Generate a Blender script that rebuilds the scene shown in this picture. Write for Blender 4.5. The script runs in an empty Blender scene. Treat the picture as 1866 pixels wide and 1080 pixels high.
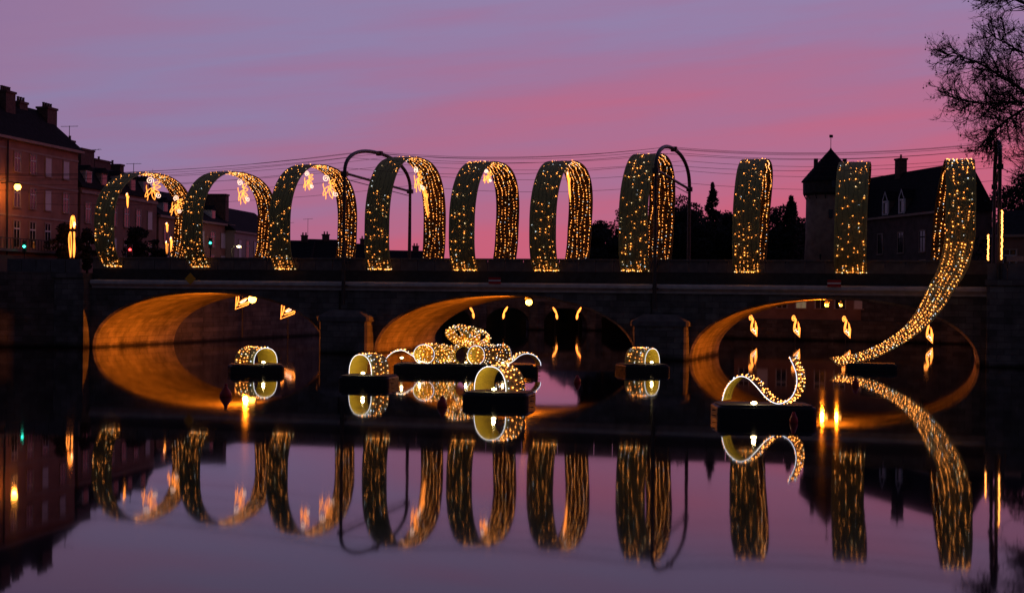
import bpy, math, random
from mathutils import Vector, Matrix
random.seed(7)
R = math.radians
scene = bpy.context.scene
C = scene.collection

# ------------------------------------------------------------ camera
PHI = 0.0108
cam_d = bpy.data.cameras.new('camera'); cam = bpy.data.objects.new('camera', cam_d); C.objects.link(cam)
cam_d.sensor_width = 36.0; cam_d.lens = 36.0 * 2886 / 1866; cam_d.clip_end = 3000
cp, sp = math.cos(PHI), math.sin(PHI)
right = Vector((cp, 0, sp)); up = Vector((-sp, 0, cp)); back = Vector((0, -1, 0))
m = Matrix((right, up, back)).transposed().to_4x4(); m.translation = (0, 0, 4.0)
cam.matrix_world = m
scene.camera = cam

# ------------------------------------------------------------ sky
def lin(c):
    return tuple(((v / 255) / 12.92 if v / 255 <= .04045 else ((v / 255 + .055) / 1.055) ** 2.4) for v in c)
world = bpy.data.worlds.new('World'); scene.world = world; world.use_nodes = True
nt = world.node_tree; nt.nodes.clear()
def N(t, **k):
    n = nt.nodes.new(t)
    for a, v in k.items(): setattr(n, a, v)
    return n
def L(a, b): nt.links.new(a, b)
def mth(op, a, b=None, clamp=False):
    n = N('ShaderNodeMath', operation=op); n.use_clamp = clamp
    for i, v in enumerate((a, b)):
        if v is None: continue
        if isinstance(v, (int, float)): n.inputs[i].default_value = v
        else: L(v, n.inputs[i])
    return n.outputs[0]
tc = N('ShaderNodeTexCoord'); sep = N('ShaderNodeSeparateXYZ'); L(tc.outputs['Generated'], sep.inputs[0])
x, y, z = sep.outputs
# long thin cloud streaks, tilted a little (rising to the right)
zt = mth('SUBTRACT', z, mth('MULTIPLY', x, 0.10))
cmb = N('ShaderNodeCombineXYZ'); L(mth('MULTIPLY', x, 2.6), cmb.inputs[0]); L(mth('MULTIPLY', y, 2.6), cmb.inputs[1]); L(mth('MULTIPLY', zt, 24), cmb.inputs[2])
n1 = N('ShaderNodeTexNoise'); n1.inputs['Scale'].default_value = 1.0; n1.inputs['Detail'].default_value = 5; n1.inputs['Roughness'].default_value = .5
L(cmb.outputs[0], n1.inputs['Vector'])
cmb2 = N('ShaderNodeCombineXYZ'); L(mth('MULTIPLY', x, 5), cmb2.inputs[0]); L(mth('MULTIPLY', y, 5), cmb2.inputs[1]); L(mth('MULTIPLY', zt, 70), cmb2.inputs[2])
n2 = N('ShaderNodeTexNoise'); n2.inputs['Scale'].default_value = 1.0; n2.inputs['Detail'].default_value = 4
L(cmb2.outputs[0], n2.inputs['Vector'])
e = mth('SUBTRACT', z, mth('MULTIPLY', x, 0.19))
e = mth('ADD', e, mth('MULTIPLY', mth('SUBTRACT', n1.outputs['Fac'], 0.5), 0.21))
e = mth('ADD', e, mth('MULTIPLY', mth('SUBTRACT', n2.outputs['Fac'], 0.5), 0.06))
ramp = N('ShaderNodeValToRGB'); cr = ramp.color_ramp
stops = [(-.10, (208, 94, 116)), (.02, (202, 100, 126)), (.06, (184, 108, 140)), (.095, (170, 114, 150)), (.13, (155, 124, 164)), (.155, (148, 131, 172)),
         (.19, (157, 124, 163)), (.24, (150, 122, 165)), (.32, (128, 108, 152)), (.45, (110, 101, 146)), (1.0, (68, 72, 114))]
e01 = mth('DIVIDE', mth('ADD', e, 0.1), 1.1, True)
L(e01, ramp.inputs[0])
cr.elements[0].position = 0; cr.elements[0].color = (*lin(stops[0][1]), 1)
cr.elements[1].position = 1; cr.elements[1].color = (*lin(stops[-1][1]), 1)
for p, c in stops[1:-1]:
    el = cr.elements.new((p + .1) / 1.1); el.color = (*lin(c), 1)
# the afterglow is ahead and to the right; the sky behind the camera is darker
sx, sy = math.sin(R(24)), math.cos(R(24))
dt = mth('ADD', mth('MULTIPLY', x, sx), mth('MULTIPLY', y, sy))
mr = N('ShaderNodeMapRange'); mr.interpolation_type = 'SMOOTHSTEP'
L(dt, mr.inputs['Value']); mr.inputs['From Min'].default_value = -.75; mr.inputs['From Max'].default_value = 1.12
mr.inputs['To Min'].default_value = .10; mr.inputs['To Max'].default_value = 1.06
mx = N('ShaderNodeVectorMath', operation='SCALE'); L(ramp.outputs[0], mx.inputs[0]); L(mr.outputs[0], mx.inputs['Scale'])
mre = N('ShaderNodeMapRange'); L(dt, mre.inputs['Value']); mre.inputs['From Min'].default_value = .45; mre.inputs['From Max'].default_value = -.6
mix = N('ShaderNodeMix', data_type='RGBA'); L(mre.outputs[0], mix.inputs['Factor']); L(mx.outputs[0], mix.inputs['A']); mix.inputs['B'].default_value = (.036, .04, .072, 1)
bg = N('ShaderNodeBackground'); L(mix.outputs['Result'], bg.inputs[0]); bg.inputs[1].default_value = 0.95
out = N('ShaderNodeOutputWorld'); L(bg.outputs[0], out.inputs[0])

vs = scene.view_settings
vs.view_transform = 'Standard'; vs.look = 'None'; vs.exposure = 0; vs.gamma = 1; vs.use_curve_mapping = False
scene.render.engine = 'CYCLES'

# ------------------------------------------------------------ materials
MATS = {}
def mat(name, col, rough=.8, var=.25, scale=4.0, bump=0.0, metal=0.0, emit=None, estr=0.0, spec=.3, transl=0.0):
    if name in MATS: return MATS[name]
    mt = bpy.data.materials.new(name); mt.use_nodes = True; t = mt.node_tree
    b = t.nodes['Principled BSDF']
    b.inputs['Roughness'].default_value = rough; b.inputs['Metallic'].default_value = metal
    b.inputs['Specular IOR Level'].default_value = spec
    b.inputs['Base Color'].default_value = (*col, 1)
    if emit:
        b.inputs['Emission Color'].default_value = (*emit, 1); b.inputs['Emission Strength'].default_value = estr
    if var > 0:
        co = t.nodes.new('ShaderNodeTexCoord'); nz = t.nodes.new('ShaderNodeTexNoise')
        nz.inputs['Scale'].default_value = scale; nz.inputs['Detail'].default_value = 6
        t.links.new(co.outputs['Object'], nz.inputs['Vector'])
        rp = t.nodes.new('ShaderNodeValToRGB')
        rp.color_ramp.elements[0].position = .3; rp.color_ramp.elements[1].position = .72
        rp.color_ramp.elements[0].color = (*[v * (1 - var) for v in col], 1); rp.color_ramp.elements[1].color = (*[min(1, v * (1 + var)) for v in col], 1)
        t.links.new(nz.outputs['Fac'], rp.inputs[0]); t.links.new(rp.outputs[0], b.inputs['Base Color'])
        if bump:
            bp = t.nodes.new('ShaderNodeBump'); bp.inputs['Strength'].default_value = bump; bp.inputs['Distance'].default_value = .05
            t.links.new(nz.outputs['Fac'], bp.inputs['Height']); t.links.new(bp.outputs[0], b.inputs['Normal'])
    if transl > 0:
        tr = t.nodes.new('ShaderNodeBsdfTranslucent'); tr.inputs[0].default_value = (*[min(1, v * 2) for v in col], 1)
        ms = t.nodes.new('ShaderNodeMixShader'); ms.inputs[0].default_value = transl
        o = t.nodes['Material Output']; t.links.new(b.outputs[0], ms.inputs[1]); t.links.new(tr.outputs[0], ms.inputs[2]); t.links.new(ms.outputs[0], o.inputs[0])
    MATS[name] = mt; return mt

def masonry(name, col, bw=.9, bh=.38, axes='xz', mortar=.55, var=.3, rough=.9, wet=True):
    """ashlar courses: brick texture for colour and relief, plus broad stains"""
    mt = bpy.data.materials.new(name); mt.use_nodes = True; t = mt.node_tree; b = t.nodes['Principled BSDF']
    b.inputs['Roughness'].default_value = rough; b.inputs['Specular IOR Level'].default_value = .2
    co = t.nodes.new('ShaderNodeTexCoord'); sp_ = t.nodes.new('ShaderNodeSeparateXYZ'); cb = t.nodes.new('ShaderNodeCombineXYZ')
    t.links.new(co.outputs['Object'], sp_.inputs[0])
    i = {'x': 0, 'y': 1, 'z': 2}
    if axes == 'uv':
        sp_ = t.nodes.new('ShaderNodeSeparateXYZ'); t.links.new(co.outputs['UV'], sp_.inputs[0]); axes = 'xy'
    t.links.new(sp_.outputs[i[axes[0]]], cb.inputs[0]); t.links.new(sp_.outputs[i[axes[1]]], cb.inputs[1])
    br = t.nodes.new('ShaderNodeTexBrick'); t.links.new(cb.outputs[0], br.inputs['Vector'])
    br.inputs['Scale'].default_value = 1; br.inputs['Brick Width'].default_value = bw; br.inputs['Row Height'].default_value = bh
    br.inputs['Mortar Size'].default_value = .015; br.inputs['Mortar Smooth'].default_value = .3
    br.inputs['Color1'].default_value = (*[v * (1 - var) for v in col], 1); br.inputs['Color2'].default_value = (*[v * (1 + var) for v in col], 1)
    br.inputs['Mortar'].default_value = (*[v * mortar for v in col], 1)
    nz = t.nodes.new('ShaderNodeTexNoise'); nz.inputs['Scale'].default_value = .7; nz.inputs['Detail'].default_value = 8; nz.inputs['Roughness'].default_value = .65
    t.links.new(co.outputs['Object'], nz.inputs['Vector'])
    rp = t.nodes.new('ShaderNodeValToRGB'); rp.color_ramp.elements[0].position = .32; rp.color_ramp.elements[1].position = .65
    rp.color_ramp.elements[0].color = (.45, .45, .45, 1); rp.color_ramp.elements[1].color = (1.1, 1.1, 1.1, 1)
    t.links.new(nz.outputs['Fac'], rp.inputs[0])
    mm = t.nodes.new('ShaderNodeVectorMath'); mm.operation = 'MULTIPLY'
    t.links.new(br.outputs['Color'], mm.inputs[0]); t.links.new(rp.outputs[0], mm.inputs[1]); t.links.new(mm.outputs[0], b.inputs['Base Color'])
    if wet:
        so = t.nodes.new('ShaderNodeSeparateXYZ'); t.links.new(co.outputs['Object'], so.inputs[0])
        wr = t.nodes.new('ShaderNodeMapRange'); wr.inputs['From Min'].default_value = .22; wr.inputs['From Max'].default_value = .5; wr.inputs['To Min'].default_value = .12
        wz = t.nodes.new('ShaderNodeMath'); wz.operation = 'ADD'; t.links.new(so.outputs[2], wz.inputs[0])
        w2 = t.nodes.new('ShaderNodeMath'); w2.operation = 'MULTIPLY'; w2.inputs[1].default_value = .3; t.links.new(nz.outputs['Fac'], w2.inputs[0]); t.links.new(w2.outputs[0], wz.inputs[1])
        t.links.new(wz.outputs[0], wr.inputs['Value'])
        wm = t.nodes.new('ShaderNodeVectorMath'); wm.operation = 'SCALE'; t.links.new(mm.outputs[0], wm.inputs[0]); t.links.new(wr.outputs[0], wm.inputs['Scale']); t.links.new(wm.outputs[0], b.inputs['Base Color'])
    bp = t.nodes.new('ShaderNodeBump'); bp.inputs['Strength'].default_value = .6; bp.inputs['Distance'].default_value = .04
    ad = t.nodes.new('ShaderNodeMath'); ad.operation = 'SUBTRACT'
    t.links.new(nz.outputs['Fac'], ad.inputs[0]); t.links.new(br.outputs['Fac'], ad.inputs[1])
    t.links.new(ad.outputs[0], bp.inputs['Height']); t.links.new(bp.outputs[0], b.inputs['Normal'])
    MATS[name] = mt; return mt

masonry('wall_stone', (.16, .15, .15))
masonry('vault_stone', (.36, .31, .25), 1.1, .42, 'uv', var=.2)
masonry('quay_stone', (.11, .1, .1), 1.0, .4, 'xz')
mat('cornice_stone', (.5, .49, .5), .85, .2, 2)
mat('parapet_stone', (.12, .115, .125), .9, .25, 2)
mat('girder_paint', (.03, .03, .035), .6, .3, 3)
mat('asphalt', (.05, .05, .05), .9, .2, 3)
mat('mast_steel', (.05, .045, .05), .5, .2, 3)
mat('wire', (.02, .02, .02), .6, 0)
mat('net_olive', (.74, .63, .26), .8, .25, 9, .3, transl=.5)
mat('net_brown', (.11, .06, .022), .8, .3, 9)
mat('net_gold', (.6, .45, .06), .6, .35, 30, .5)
mat('bulb_warm', (1, .7, .3), .5, 0, emit=(1.0, .32, .06), estr=7)
mat('bulb_white', (1, 1, 1), .5, 0, emit=(1.0, .70, .38), estr=2.8)
mat('bulb_cool', (1, 1, 1), .5, 0, emit=(.75, .85, 1.0), estr=2.2)
mat('rope_white', (1, 1, 1), .5, 0, emit=(.80, .83, 1.0), estr=1.4)
mat('neon_amber', (1, .6, .2), .5, 0, emit=(1.0, .27, .04), estr=2.8)
mat('neon_white', (1, 1, 1), .5, 0, emit=(1.0, .62, .45), estr=1.8)
mat('sodium_bulb', (1, .7, .3), .5, 0, emit=(1.0, .40, .05), estr=14)
mat('flood_bulb', (1, .9, .7), .5, 0, emit=(1.0, .75, .36), estr=12)
mat('pontoon_black', (.012, .012, .014), .55, .3, 5, .2)
mat('pontoon_top', (.05, .05, .055), .8, .3, 5)
mat('buoy_red', (.30, .02, .02), .5, .15, 4)
mat('sign_red', (.45, .02, .025), .5, .05, 4)
mat('sign_white', (.75, .75, .75), .5, .05, 4)
mat('sign_yellow', (.75, .38, .03), .5, .05, 4)
mat('render_pink', (.34, .18, .13), .9, .2, .8, .2)
mat('render_brown', (.25, .14, .11), .9, .2, .8, .2)
mat('render_pale', (.38, .30, .29), .9, .15, .8, .2)
mat('trim_stone', (.36, .26, .22), .85, .15, 2)
mat('slate', (.016, .016, .02), .95, .35, 3, .3, spec=.08)
mat('chimney_brick', (.12, .07, .06), .9, .3, 4, .3)
mat('window_white', (.62, .6, .62), .6, .05, 3)
mat('glass_dark', (.02, .02, .025), .08, 0, spec=.5)
mat('lit_glass', (.4, .35, .25), .4, 0, emit=(1, .75, .4), estr=.12)
mat('shop_dark', (.05, .045, .045), .6, .2, 3)
mat('tuffeau', (.30, .20, .15), .9, .3, 1.2, .3)
mat('castle_stone', (.10, .075, .07), .9, .3, 1.2, .3)
mat('timber_dark', (.05, .045, .045), .8, .3, 3)
mat('bark', (.035, .028, .03), .9, .3, 6)
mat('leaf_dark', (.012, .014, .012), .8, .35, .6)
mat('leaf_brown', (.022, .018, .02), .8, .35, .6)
mat('grass', (.03, .04, .02), .95, .3, .4)
mat('metal_dark', (.03, .03, .033), .5, .2, 4)

# ------------------------------------------------------------ mesh helpers
class MB:
    def __init__(s): s.v = []; s.f = []; s.m = []
    def add(s, vs, fs, mi=0):
        o = len(s.v); s.v += [tuple(q) for q in vs]; s.f += [tuple(i + o for i in q) for q in fs]; s.m += [mi] * len(fs); return s
    def box(s, x0, x1, y0, y1, z0, z1, mi=0):
        return s.add([(x0, y0, z0), (x1, y0, z0), (x1, y1, z0), (x0, y1, z0), (x0, y0, z1), (x1, y0, z1), (x1, y1, z1), (x0, y1, z1)],
                     [(0, 3, 2, 1), (4, 5, 6, 7), (0, 1, 5, 4), (1, 2, 6, 5), (2, 3, 7, 6), (3, 0, 4, 7)], mi)
    def prism(s, poly, z0, z1, mi=0, top_scale=1.0):
        n = len(poly); cx = sum(q[0] for q in poly) / n; cy = sum(q[1] for q in poly) / n
        vs_ = [(a, b, z0) for a, b in poly] + [(cx + (a - cx) * top_scale, cy + (b - cy) * top_scale, z1) for a, b in poly]
        return s.add(vs_, [tuple(range(n - 1, -1, -1)), tuple(range(n, 2 * n))] + [(i, (i + 1) % n, n + (i + 1) % n, n + i) for i in range(n)], mi)
    def tube(s, pts, rad, n=6, mi=0):
        pts = [Vector(q) for q in pts]
        if not isinstance(rad, (list, tuple)): rad = [rad] * len(pts)
        vs_ = []; fs = []; prev = None
        for i, q in enumerate(pts):
            d = (pts[min(i + 1, len(pts) - 1)] - pts[max(i - 1, 0)])
            if d.length < 1e-9: d = Vector((0, 0, 1))
            d.normalize()
            if prev is None:
                a = d.cross(Vector((0, 0, 1)))
                if a.length < .05: a = d.cross(Vector((1, 0, 0)))
            else: a = prev - d * prev.dot(d)
            if a.length < 1e-6: a = d.cross(Vector((1, .3, 0)))
            a.normalize(); prev = a; b = d.cross(a)
            for k in range(n):
                t_ = 2 * math.pi * k / n; vs_.append(q + (a * math.cos(t_) + b * math.sin(t_)) * rad[i])
            if i:
                o = (i - 1) * n
                fs += [(o + k, o + (k + 1) % n, o + n + (k + 1) % n, o + n + k) for k in range(n)]
        fs.append(tuple(range(n - 1, -1, -1))); fs.append(tuple(range(len(vs_) - n, len(vs_))))
        return s.add(vs_, fs, mi)
    def octa(s, c, r, mi=0):
        a, b, d = c
        return s.add([(a + r, b, d), (a - r, b, d), (a, b + r, d), (a, b - r, d), (a, b, d + r), (a, b, d - r)],
                     [(0, 2, 4), (2, 1, 4), (1, 3, 4), (3, 0, 4), (2, 0, 5), (1, 2, 5), (3, 1, 5), (0, 3, 5)], mi)
    def lathe(s, prof, n=16, c=(0, 0, 0), mi=0):
        vs_ = []; fs = []
        for r, zz in prof:
            for k in range(n):
                t_ = 2 * math.pi * k / n; vs_.append((c[0] + r * math.cos(t_), c[1] + r * math.sin(t_), c[2] + zz))
        for i in range(len(prof) - 1):
            o = i * n
            fs += [(o + k, o + (k + 1) % n, o + n + (k + 1) % n, o + n + k) for k in range(n)]
        fs.append(tuple(range(n - 1, -1, -1))); fs.append(tuple(range(len(vs_) - n, len(vs_))))
        return s.add(vs_, fs, mi)
    def build(s, name, mats, parent=None, smooth=False, label=None):
        me = bpy.data.meshes.new(name); me.from_pydata(s.v, [], s.f)
        if isinstance(mats, str): mats = [mats]
        for q in mats: me.materials.append(MATS[q])
        if len(mats) > 1: me.polygons.foreach_set('material_index', s.m)
        if smooth: me.polygons.foreach_set('use_smooth', [True] * len(me.polygons))
        me.update()
        o = bpy.data.objects.new(name, me); C.objects.link(o)
        if parent: o.parent = parent
        if label: o['label'] = label
        return o
def tag(o, label, cat, group=None):
    o['label'] = label; o['category'] = cat
    if group: o['group'] = group
    return o
def structure(o): o['kind'] = 'structure'; return o
def thing(name, loc, rz, label, cat, group=None):
    o = bpy.data.objects.new(name, None); C.objects.link(o); o.empty_display_size = .3
    o.location = loc; o.rotation_euler = (0, 0, rz); return tag(o, label, cat, group)
def copy_tree(o, parent=None):
    c = o.copy(); C.objects.link(c); c.parent = parent
    for ch in list(o.children): copy_tree(ch, c)
    return c
def bevel(o, w=.03, seg=2):
    md = o.modifiers.new('bevel', 'BEVEL'); md.width = w; md.segments = seg; md.limit_method = 'ANGLE'; return o
def light(name, parent, loc, energy, col, size=.1, kind='POINT', rot=None, spot=None):
    d = bpy.data.lights.new(name, kind); d.energy = energy; d.color = col; d.shadow_soft_size = size
    if spot: d.spot_size = spot; d.spot_blend = .6
    o = bpy.data.objects.new(name, d); C.objects.link(o); o.parent = parent; o.location = loc
    if rot: o.rotation_euler = rot
    return o

# bridge frame: s along the bridge (to the right), t across it (away from the camera), z up
TH = R(15.6); MX, MY = -.5, 106.0
def BW(s, t, z=0): return Vector((MX + s * math.cos(TH) + t * math.sin(TH), MY - s * math.sin(TH) + t * math.cos(TH), z))

# ------------------------------------------------------------ water and land
def water_mat():
    mt = bpy.data.materials.new('water'); mt.use_nodes = True; t = mt.node_tree; b = t.nodes['Principled BSDF']
    b.inputs['Base Color'].default_value = (.004, .004, .006, 1); b.inputs['Roughness'].default_value = .036; b.inputs['IOR'].default_value = 1.20
    co = t.nodes.new('ShaderNodeTexCoord'); mp = t.nodes.new('ShaderNodeMapping'); mp.inputs['Scale'].default_value = (.35, .12, 1)
    nz = t.nodes.new('ShaderNodeTexNoise'); nz.inputs['Scale'].default_value = 1.0; nz.inputs['Detail'].default_value = 3
    bp = t.nodes.new('ShaderNodeBump'); bp.inputs['Strength'].default_value = .05; bp.inputs['Distance'].default_value = .05
    t.links.new(co.outputs['Object'], mp.inputs[0]); t.links.new(mp.outputs[0], nz.inputs['Vector'])
    t.links.new(nz.outputs['Fac'], bp.inputs['Height']); t.links.new(bp.outputs[0], b.inputs['Normal'])
    n3 = t.nodes.new('ShaderNodeTexNoise'); n3.inputs['Scale'].default_value = .05; n3.inputs['Detail'].default_value = 3; t.links.new(co.outputs['Object'], n3.inputs['Vector'])
    mr_ = t.nodes.new('ShaderNodeMapRange'); mr_.inputs['From Min'].default_value = .35; mr_.inputs['From Max'].default_value = .65; mr_.inputs['To Min'].default_value = .024; mr_.inputs['To Max'].default_value = .046
    t.links.new(n3.outputs['Fac'], mr_.inputs['Value']); t.links.new(mr_.outputs[0], b.inputs['Roughness'])
    MATS['water'] = mt
water_mat()
structure(MB().add([(-900, -300, 0), (900, -300, 0), (900, 1500, 0), (-900, 1500, 0)], [(0, 1, 2, 3)]).build('river_water', 'water'))

def bank(name, pts, z, label_mat='grass'):
    # closed ground sheet with vertical quay faces
    b = MB().prism(pts, -1.5, z); b.m = [0, 0] + [1] * (len(b.f) - 2)
    return structure(b.build(name, [label_mat, 'quay_stone']))
fl = BW(-30.9, 0); fr = BW(30.6, 0)
FLb = BW(-30.7, 12.1); FRb = BW(30.5, 12.1)
bank('left_bank', [(-140, 60), (-48, 60), (-39, 112), (FLb.x - 5.4, FLb.y - 11.5), (FLb.x, FLb.y), (-20, 152), (-13, 186), (-6, 235), (10, 330), (40, 420), (-300, 700), (-400, 300)], 5.4, 'asphalt')
bank('right_bank', [(FRb.x + 3.4, FRb.y - 12.8), (40, 92), (42, 60), (140, 60), (400, 300), (300, 700), (110, 430), (48, 330), (26, 240), (18, 190), (16.5, 164), (43, 148), (44, 130), (FRb.x + .5, FRb.y + .5)], 2.0, 'grass')
bank('upper_right_bank', [(34.5, 111), (36, 96), (44, 90), (120, 80), (300, 300), (200, 500), (60, 330), (30, 230), (22, 190), (22, 172), (38, 152), (47, 145), (48, 130)], 5.4, 'asphalt')

# ------------------------------------------------------------ bridge
bridge = thing('stone_bridge', (MX, MY, 0), -TH, 'dark stone bridge with three low arches spanning the river', 'bridge')
ARC = [(-21.84, 8.88), (-.13, 8.98), (21.51, 8.87)]
RISE = 4.02; EX = 2.15; W = 12.1; ZT = 4.32
def zarch(s, c, h, add=0.0):
    q = abs(s - c) / (h + add)
    return -1.0 if q >= 1 else (RISE + add) * (1 - q ** EX) ** (1 / EX)
def arch_curve(c, h, add=0.0, n=48):
    pts = []
    for i in range(n + 1):
        a = math.pi * i / n; co, si = -math.cos(a), math.sin(a)
        pts.append((c + (h + add) * math.copysign(abs(co) ** (2 / EX), co), (RISE + add) * max(0, si) ** (2 / EX)))
    return pts
CH = .16
for t0, fl_ in ((0.0, 1), (W, -1)):
    wm = MB(); S0, S1 = -31.1, 30.9
    for k, (c, h) in enumerate(ARC):
        a = S0 if k == 0 else (ARC[k - 1][0] + ARC[k - 1][1] + c - h) / 2
        b = S1 if k == 2 else (c + h + ARC[k + 1][0] - ARC[k + 1][1]) / 2
        cur = arch_curve(c, h, CH if fl_ > 0 else 0)
        wm.add([(a, t0, -1), (cur[0][0], t0, -1), (cur[0][0], t0, ZT), (a, t0, ZT)], [(0, 1, 2, 3)])
        wm.add([(cur[-1][0], t0, -1), (b, t0, -1), (b, t0, ZT), (cur[-1][0], t0, ZT)], [(0, 1, 2, 3)])
        for i in range(len(cur) - 1):
            p, q = cur[i], cur[i + 1]
            if q[0] - p[0] < 1e-5: continue
            wm.add([(p[0], t0, p[1]), (q[0], t0, q[1]), (q[0], t0, ZT), (p[0], t0, ZT)], [(0, 1, 2, 3)])
    wm.build('spandrel_wall', 'wall_stone', bridge)
for c, h in ARC:
    vm = MB(); a = arch_curve(c, h, CH); b = arch_curve(c, h, 0)
    a = [(a[0][0], -1)] + a + [(a[-1][0], -1)]; b = [(b[0][0], -1)] + b + [(b[-1][0], -1)]
    n = len(a)
    rows = [(a, 0.0), (b, CH)] + [(b, CH + (W - CH) * k / 6) for k in range(1, 7)]
    vs_ = [(q[0], t, q[1]) for cur, t in rows for q in cur]
    fs = [(r * n + i, (r + 1) * n + i, (r + 1) * n + i + 1, r * n + i + 1) for r in range(len(rows) - 1) for i in range(n - 1)]
    vo = vm.add(vs_, fs).build('vault', 'vault_stone', bridge, smooth=False)
    arc = [0.0]
    for i in range(1, n): arc.append(arc[-1] + math.hypot(b[i][0] - b[i - 1][0], b[i][1] - b[i - 1][1]))
    uvl = vo.data.uv_layers.new(name='courses')
    for lp in vo.data.loops: uvl.data[lp.index].uv = (vs_[lp.vertex_index][1], arc[lp.vertex_index % n])
# deck, cornice mouldings, girder and parapet panels
MB().box(-31.1, 30.9, .30, W - .30, ZT + .02, 5.45).build('road_deck', 'asphalt', bridge)
for t0, sg in ((0, -1), (W, 1)):
    cm = MB()
    prof = [(0.02, 4.30), (.12, 4.30), (.16, 4.42), (.34, 4.56), (.42, 4.62), (.42, 4.80), (.36, 4.86), (-.3, 4.92), (-.3, 4.30)]
    n = len(prof); S = (-30.9, 31.0)
    vs_ = [(s, t0 + sg * p, zz) for s in S for p, zz in prof]
    cm.add(vs_, [(i, (i + 1) % n, n + (i + 1) % n, n + i) for i in range(n)] + [tuple(range(n)), tuple(range(2 * n - 1, n - 1, -1))])
    cm.build('cornice', 'cornice_stone', bridge)
    g0, g1 = sorted((t0 - sg * .12, t0 - sg * .36))
    MB().box(-31.0, 31.0, g0, g1, 4.921, 5.68).build('girder', 'girder_paint', bridge)
    MB().box(-31.05, 31.05, min(t0 - sg * .02, t0 - sg * .46), max(t0 - sg * .02, t0 - sg * .46), 6.42, 6.53).build('handrail', 'parapet_stone', bridge)
    pm = MB().box(-.585, .585, -.1, .1, 5.681, 6.419); first = None
    for k in range(50):
        s = -30.4 + k * 1.24
        if first is None: o = first = pm.build('parapet_panel', 'parapet_stone', bridge)
        else: o = first.copy(); C.objects.link(o); o.parent = bridge
        o.location = (s, t0 - sg * (.24 + random.uniform(-.008, .008)), 0)
# cutwaters on the two river piers
for sc in (-11.03, 10.74):
    for t0, sg in ((0, -1), (W, 1)):
        pm = MB(); poly = [(sc - 1.74, t0 - sg * .05), (sc - 1.74, t0 + sg * 1.25), (sc - 1.6, t0 + sg * 1.4), (sc + 1.6, t0 + sg * 1.4), (sc + 1.74, t0 + sg * 1.25), (sc + 1.74, t0 - sg * .05)]
        if sg < 0: poly = poly[::-1]
        pm.prism(poly, -1.0, 2.2).build('cutwater', 'wall_stone', bridge)
        cp_ = [(sc + (a - sc) * 1.09, t0 + (b - t0) * 1.08) for a, b in poly]
        q = MB().prism(cp_, 2.201, 2.5); q.prism(cp_, 2.501, 2.95, top_scale=.55)
        q.build('cutwater_cap', 'parapet_stone', bridge)
    for ds in (-.75,):
        MB().tube([(sc + ds, -.09, 4.28), (sc + ds, -.09, 2.9)], .06, 6).build('drain_pipe', 'metal_dark', bridge)
for s0, s1 in ((-37.5, -31.102), (30.902, 36.0)):
    am = MB().box(s0, s1, -.9, W + .9, -1, 5.0); am.box(s0 - .1, s1 + (.0 if s0 < 0 else .1), -1.05, W + 1.05, 5.001, 5.35)
    am.build('abutment', 'wall_stone', bridge)
    for k in range(5):
        u = s0 + .6 + k * 1.2
        if u + .56 < s1 + .1: MB().box(u - .57, u + .57, -.75, -.45, 5.351, 6.35).build('parapet_panel', 'parapet_stone', bridge)

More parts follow.
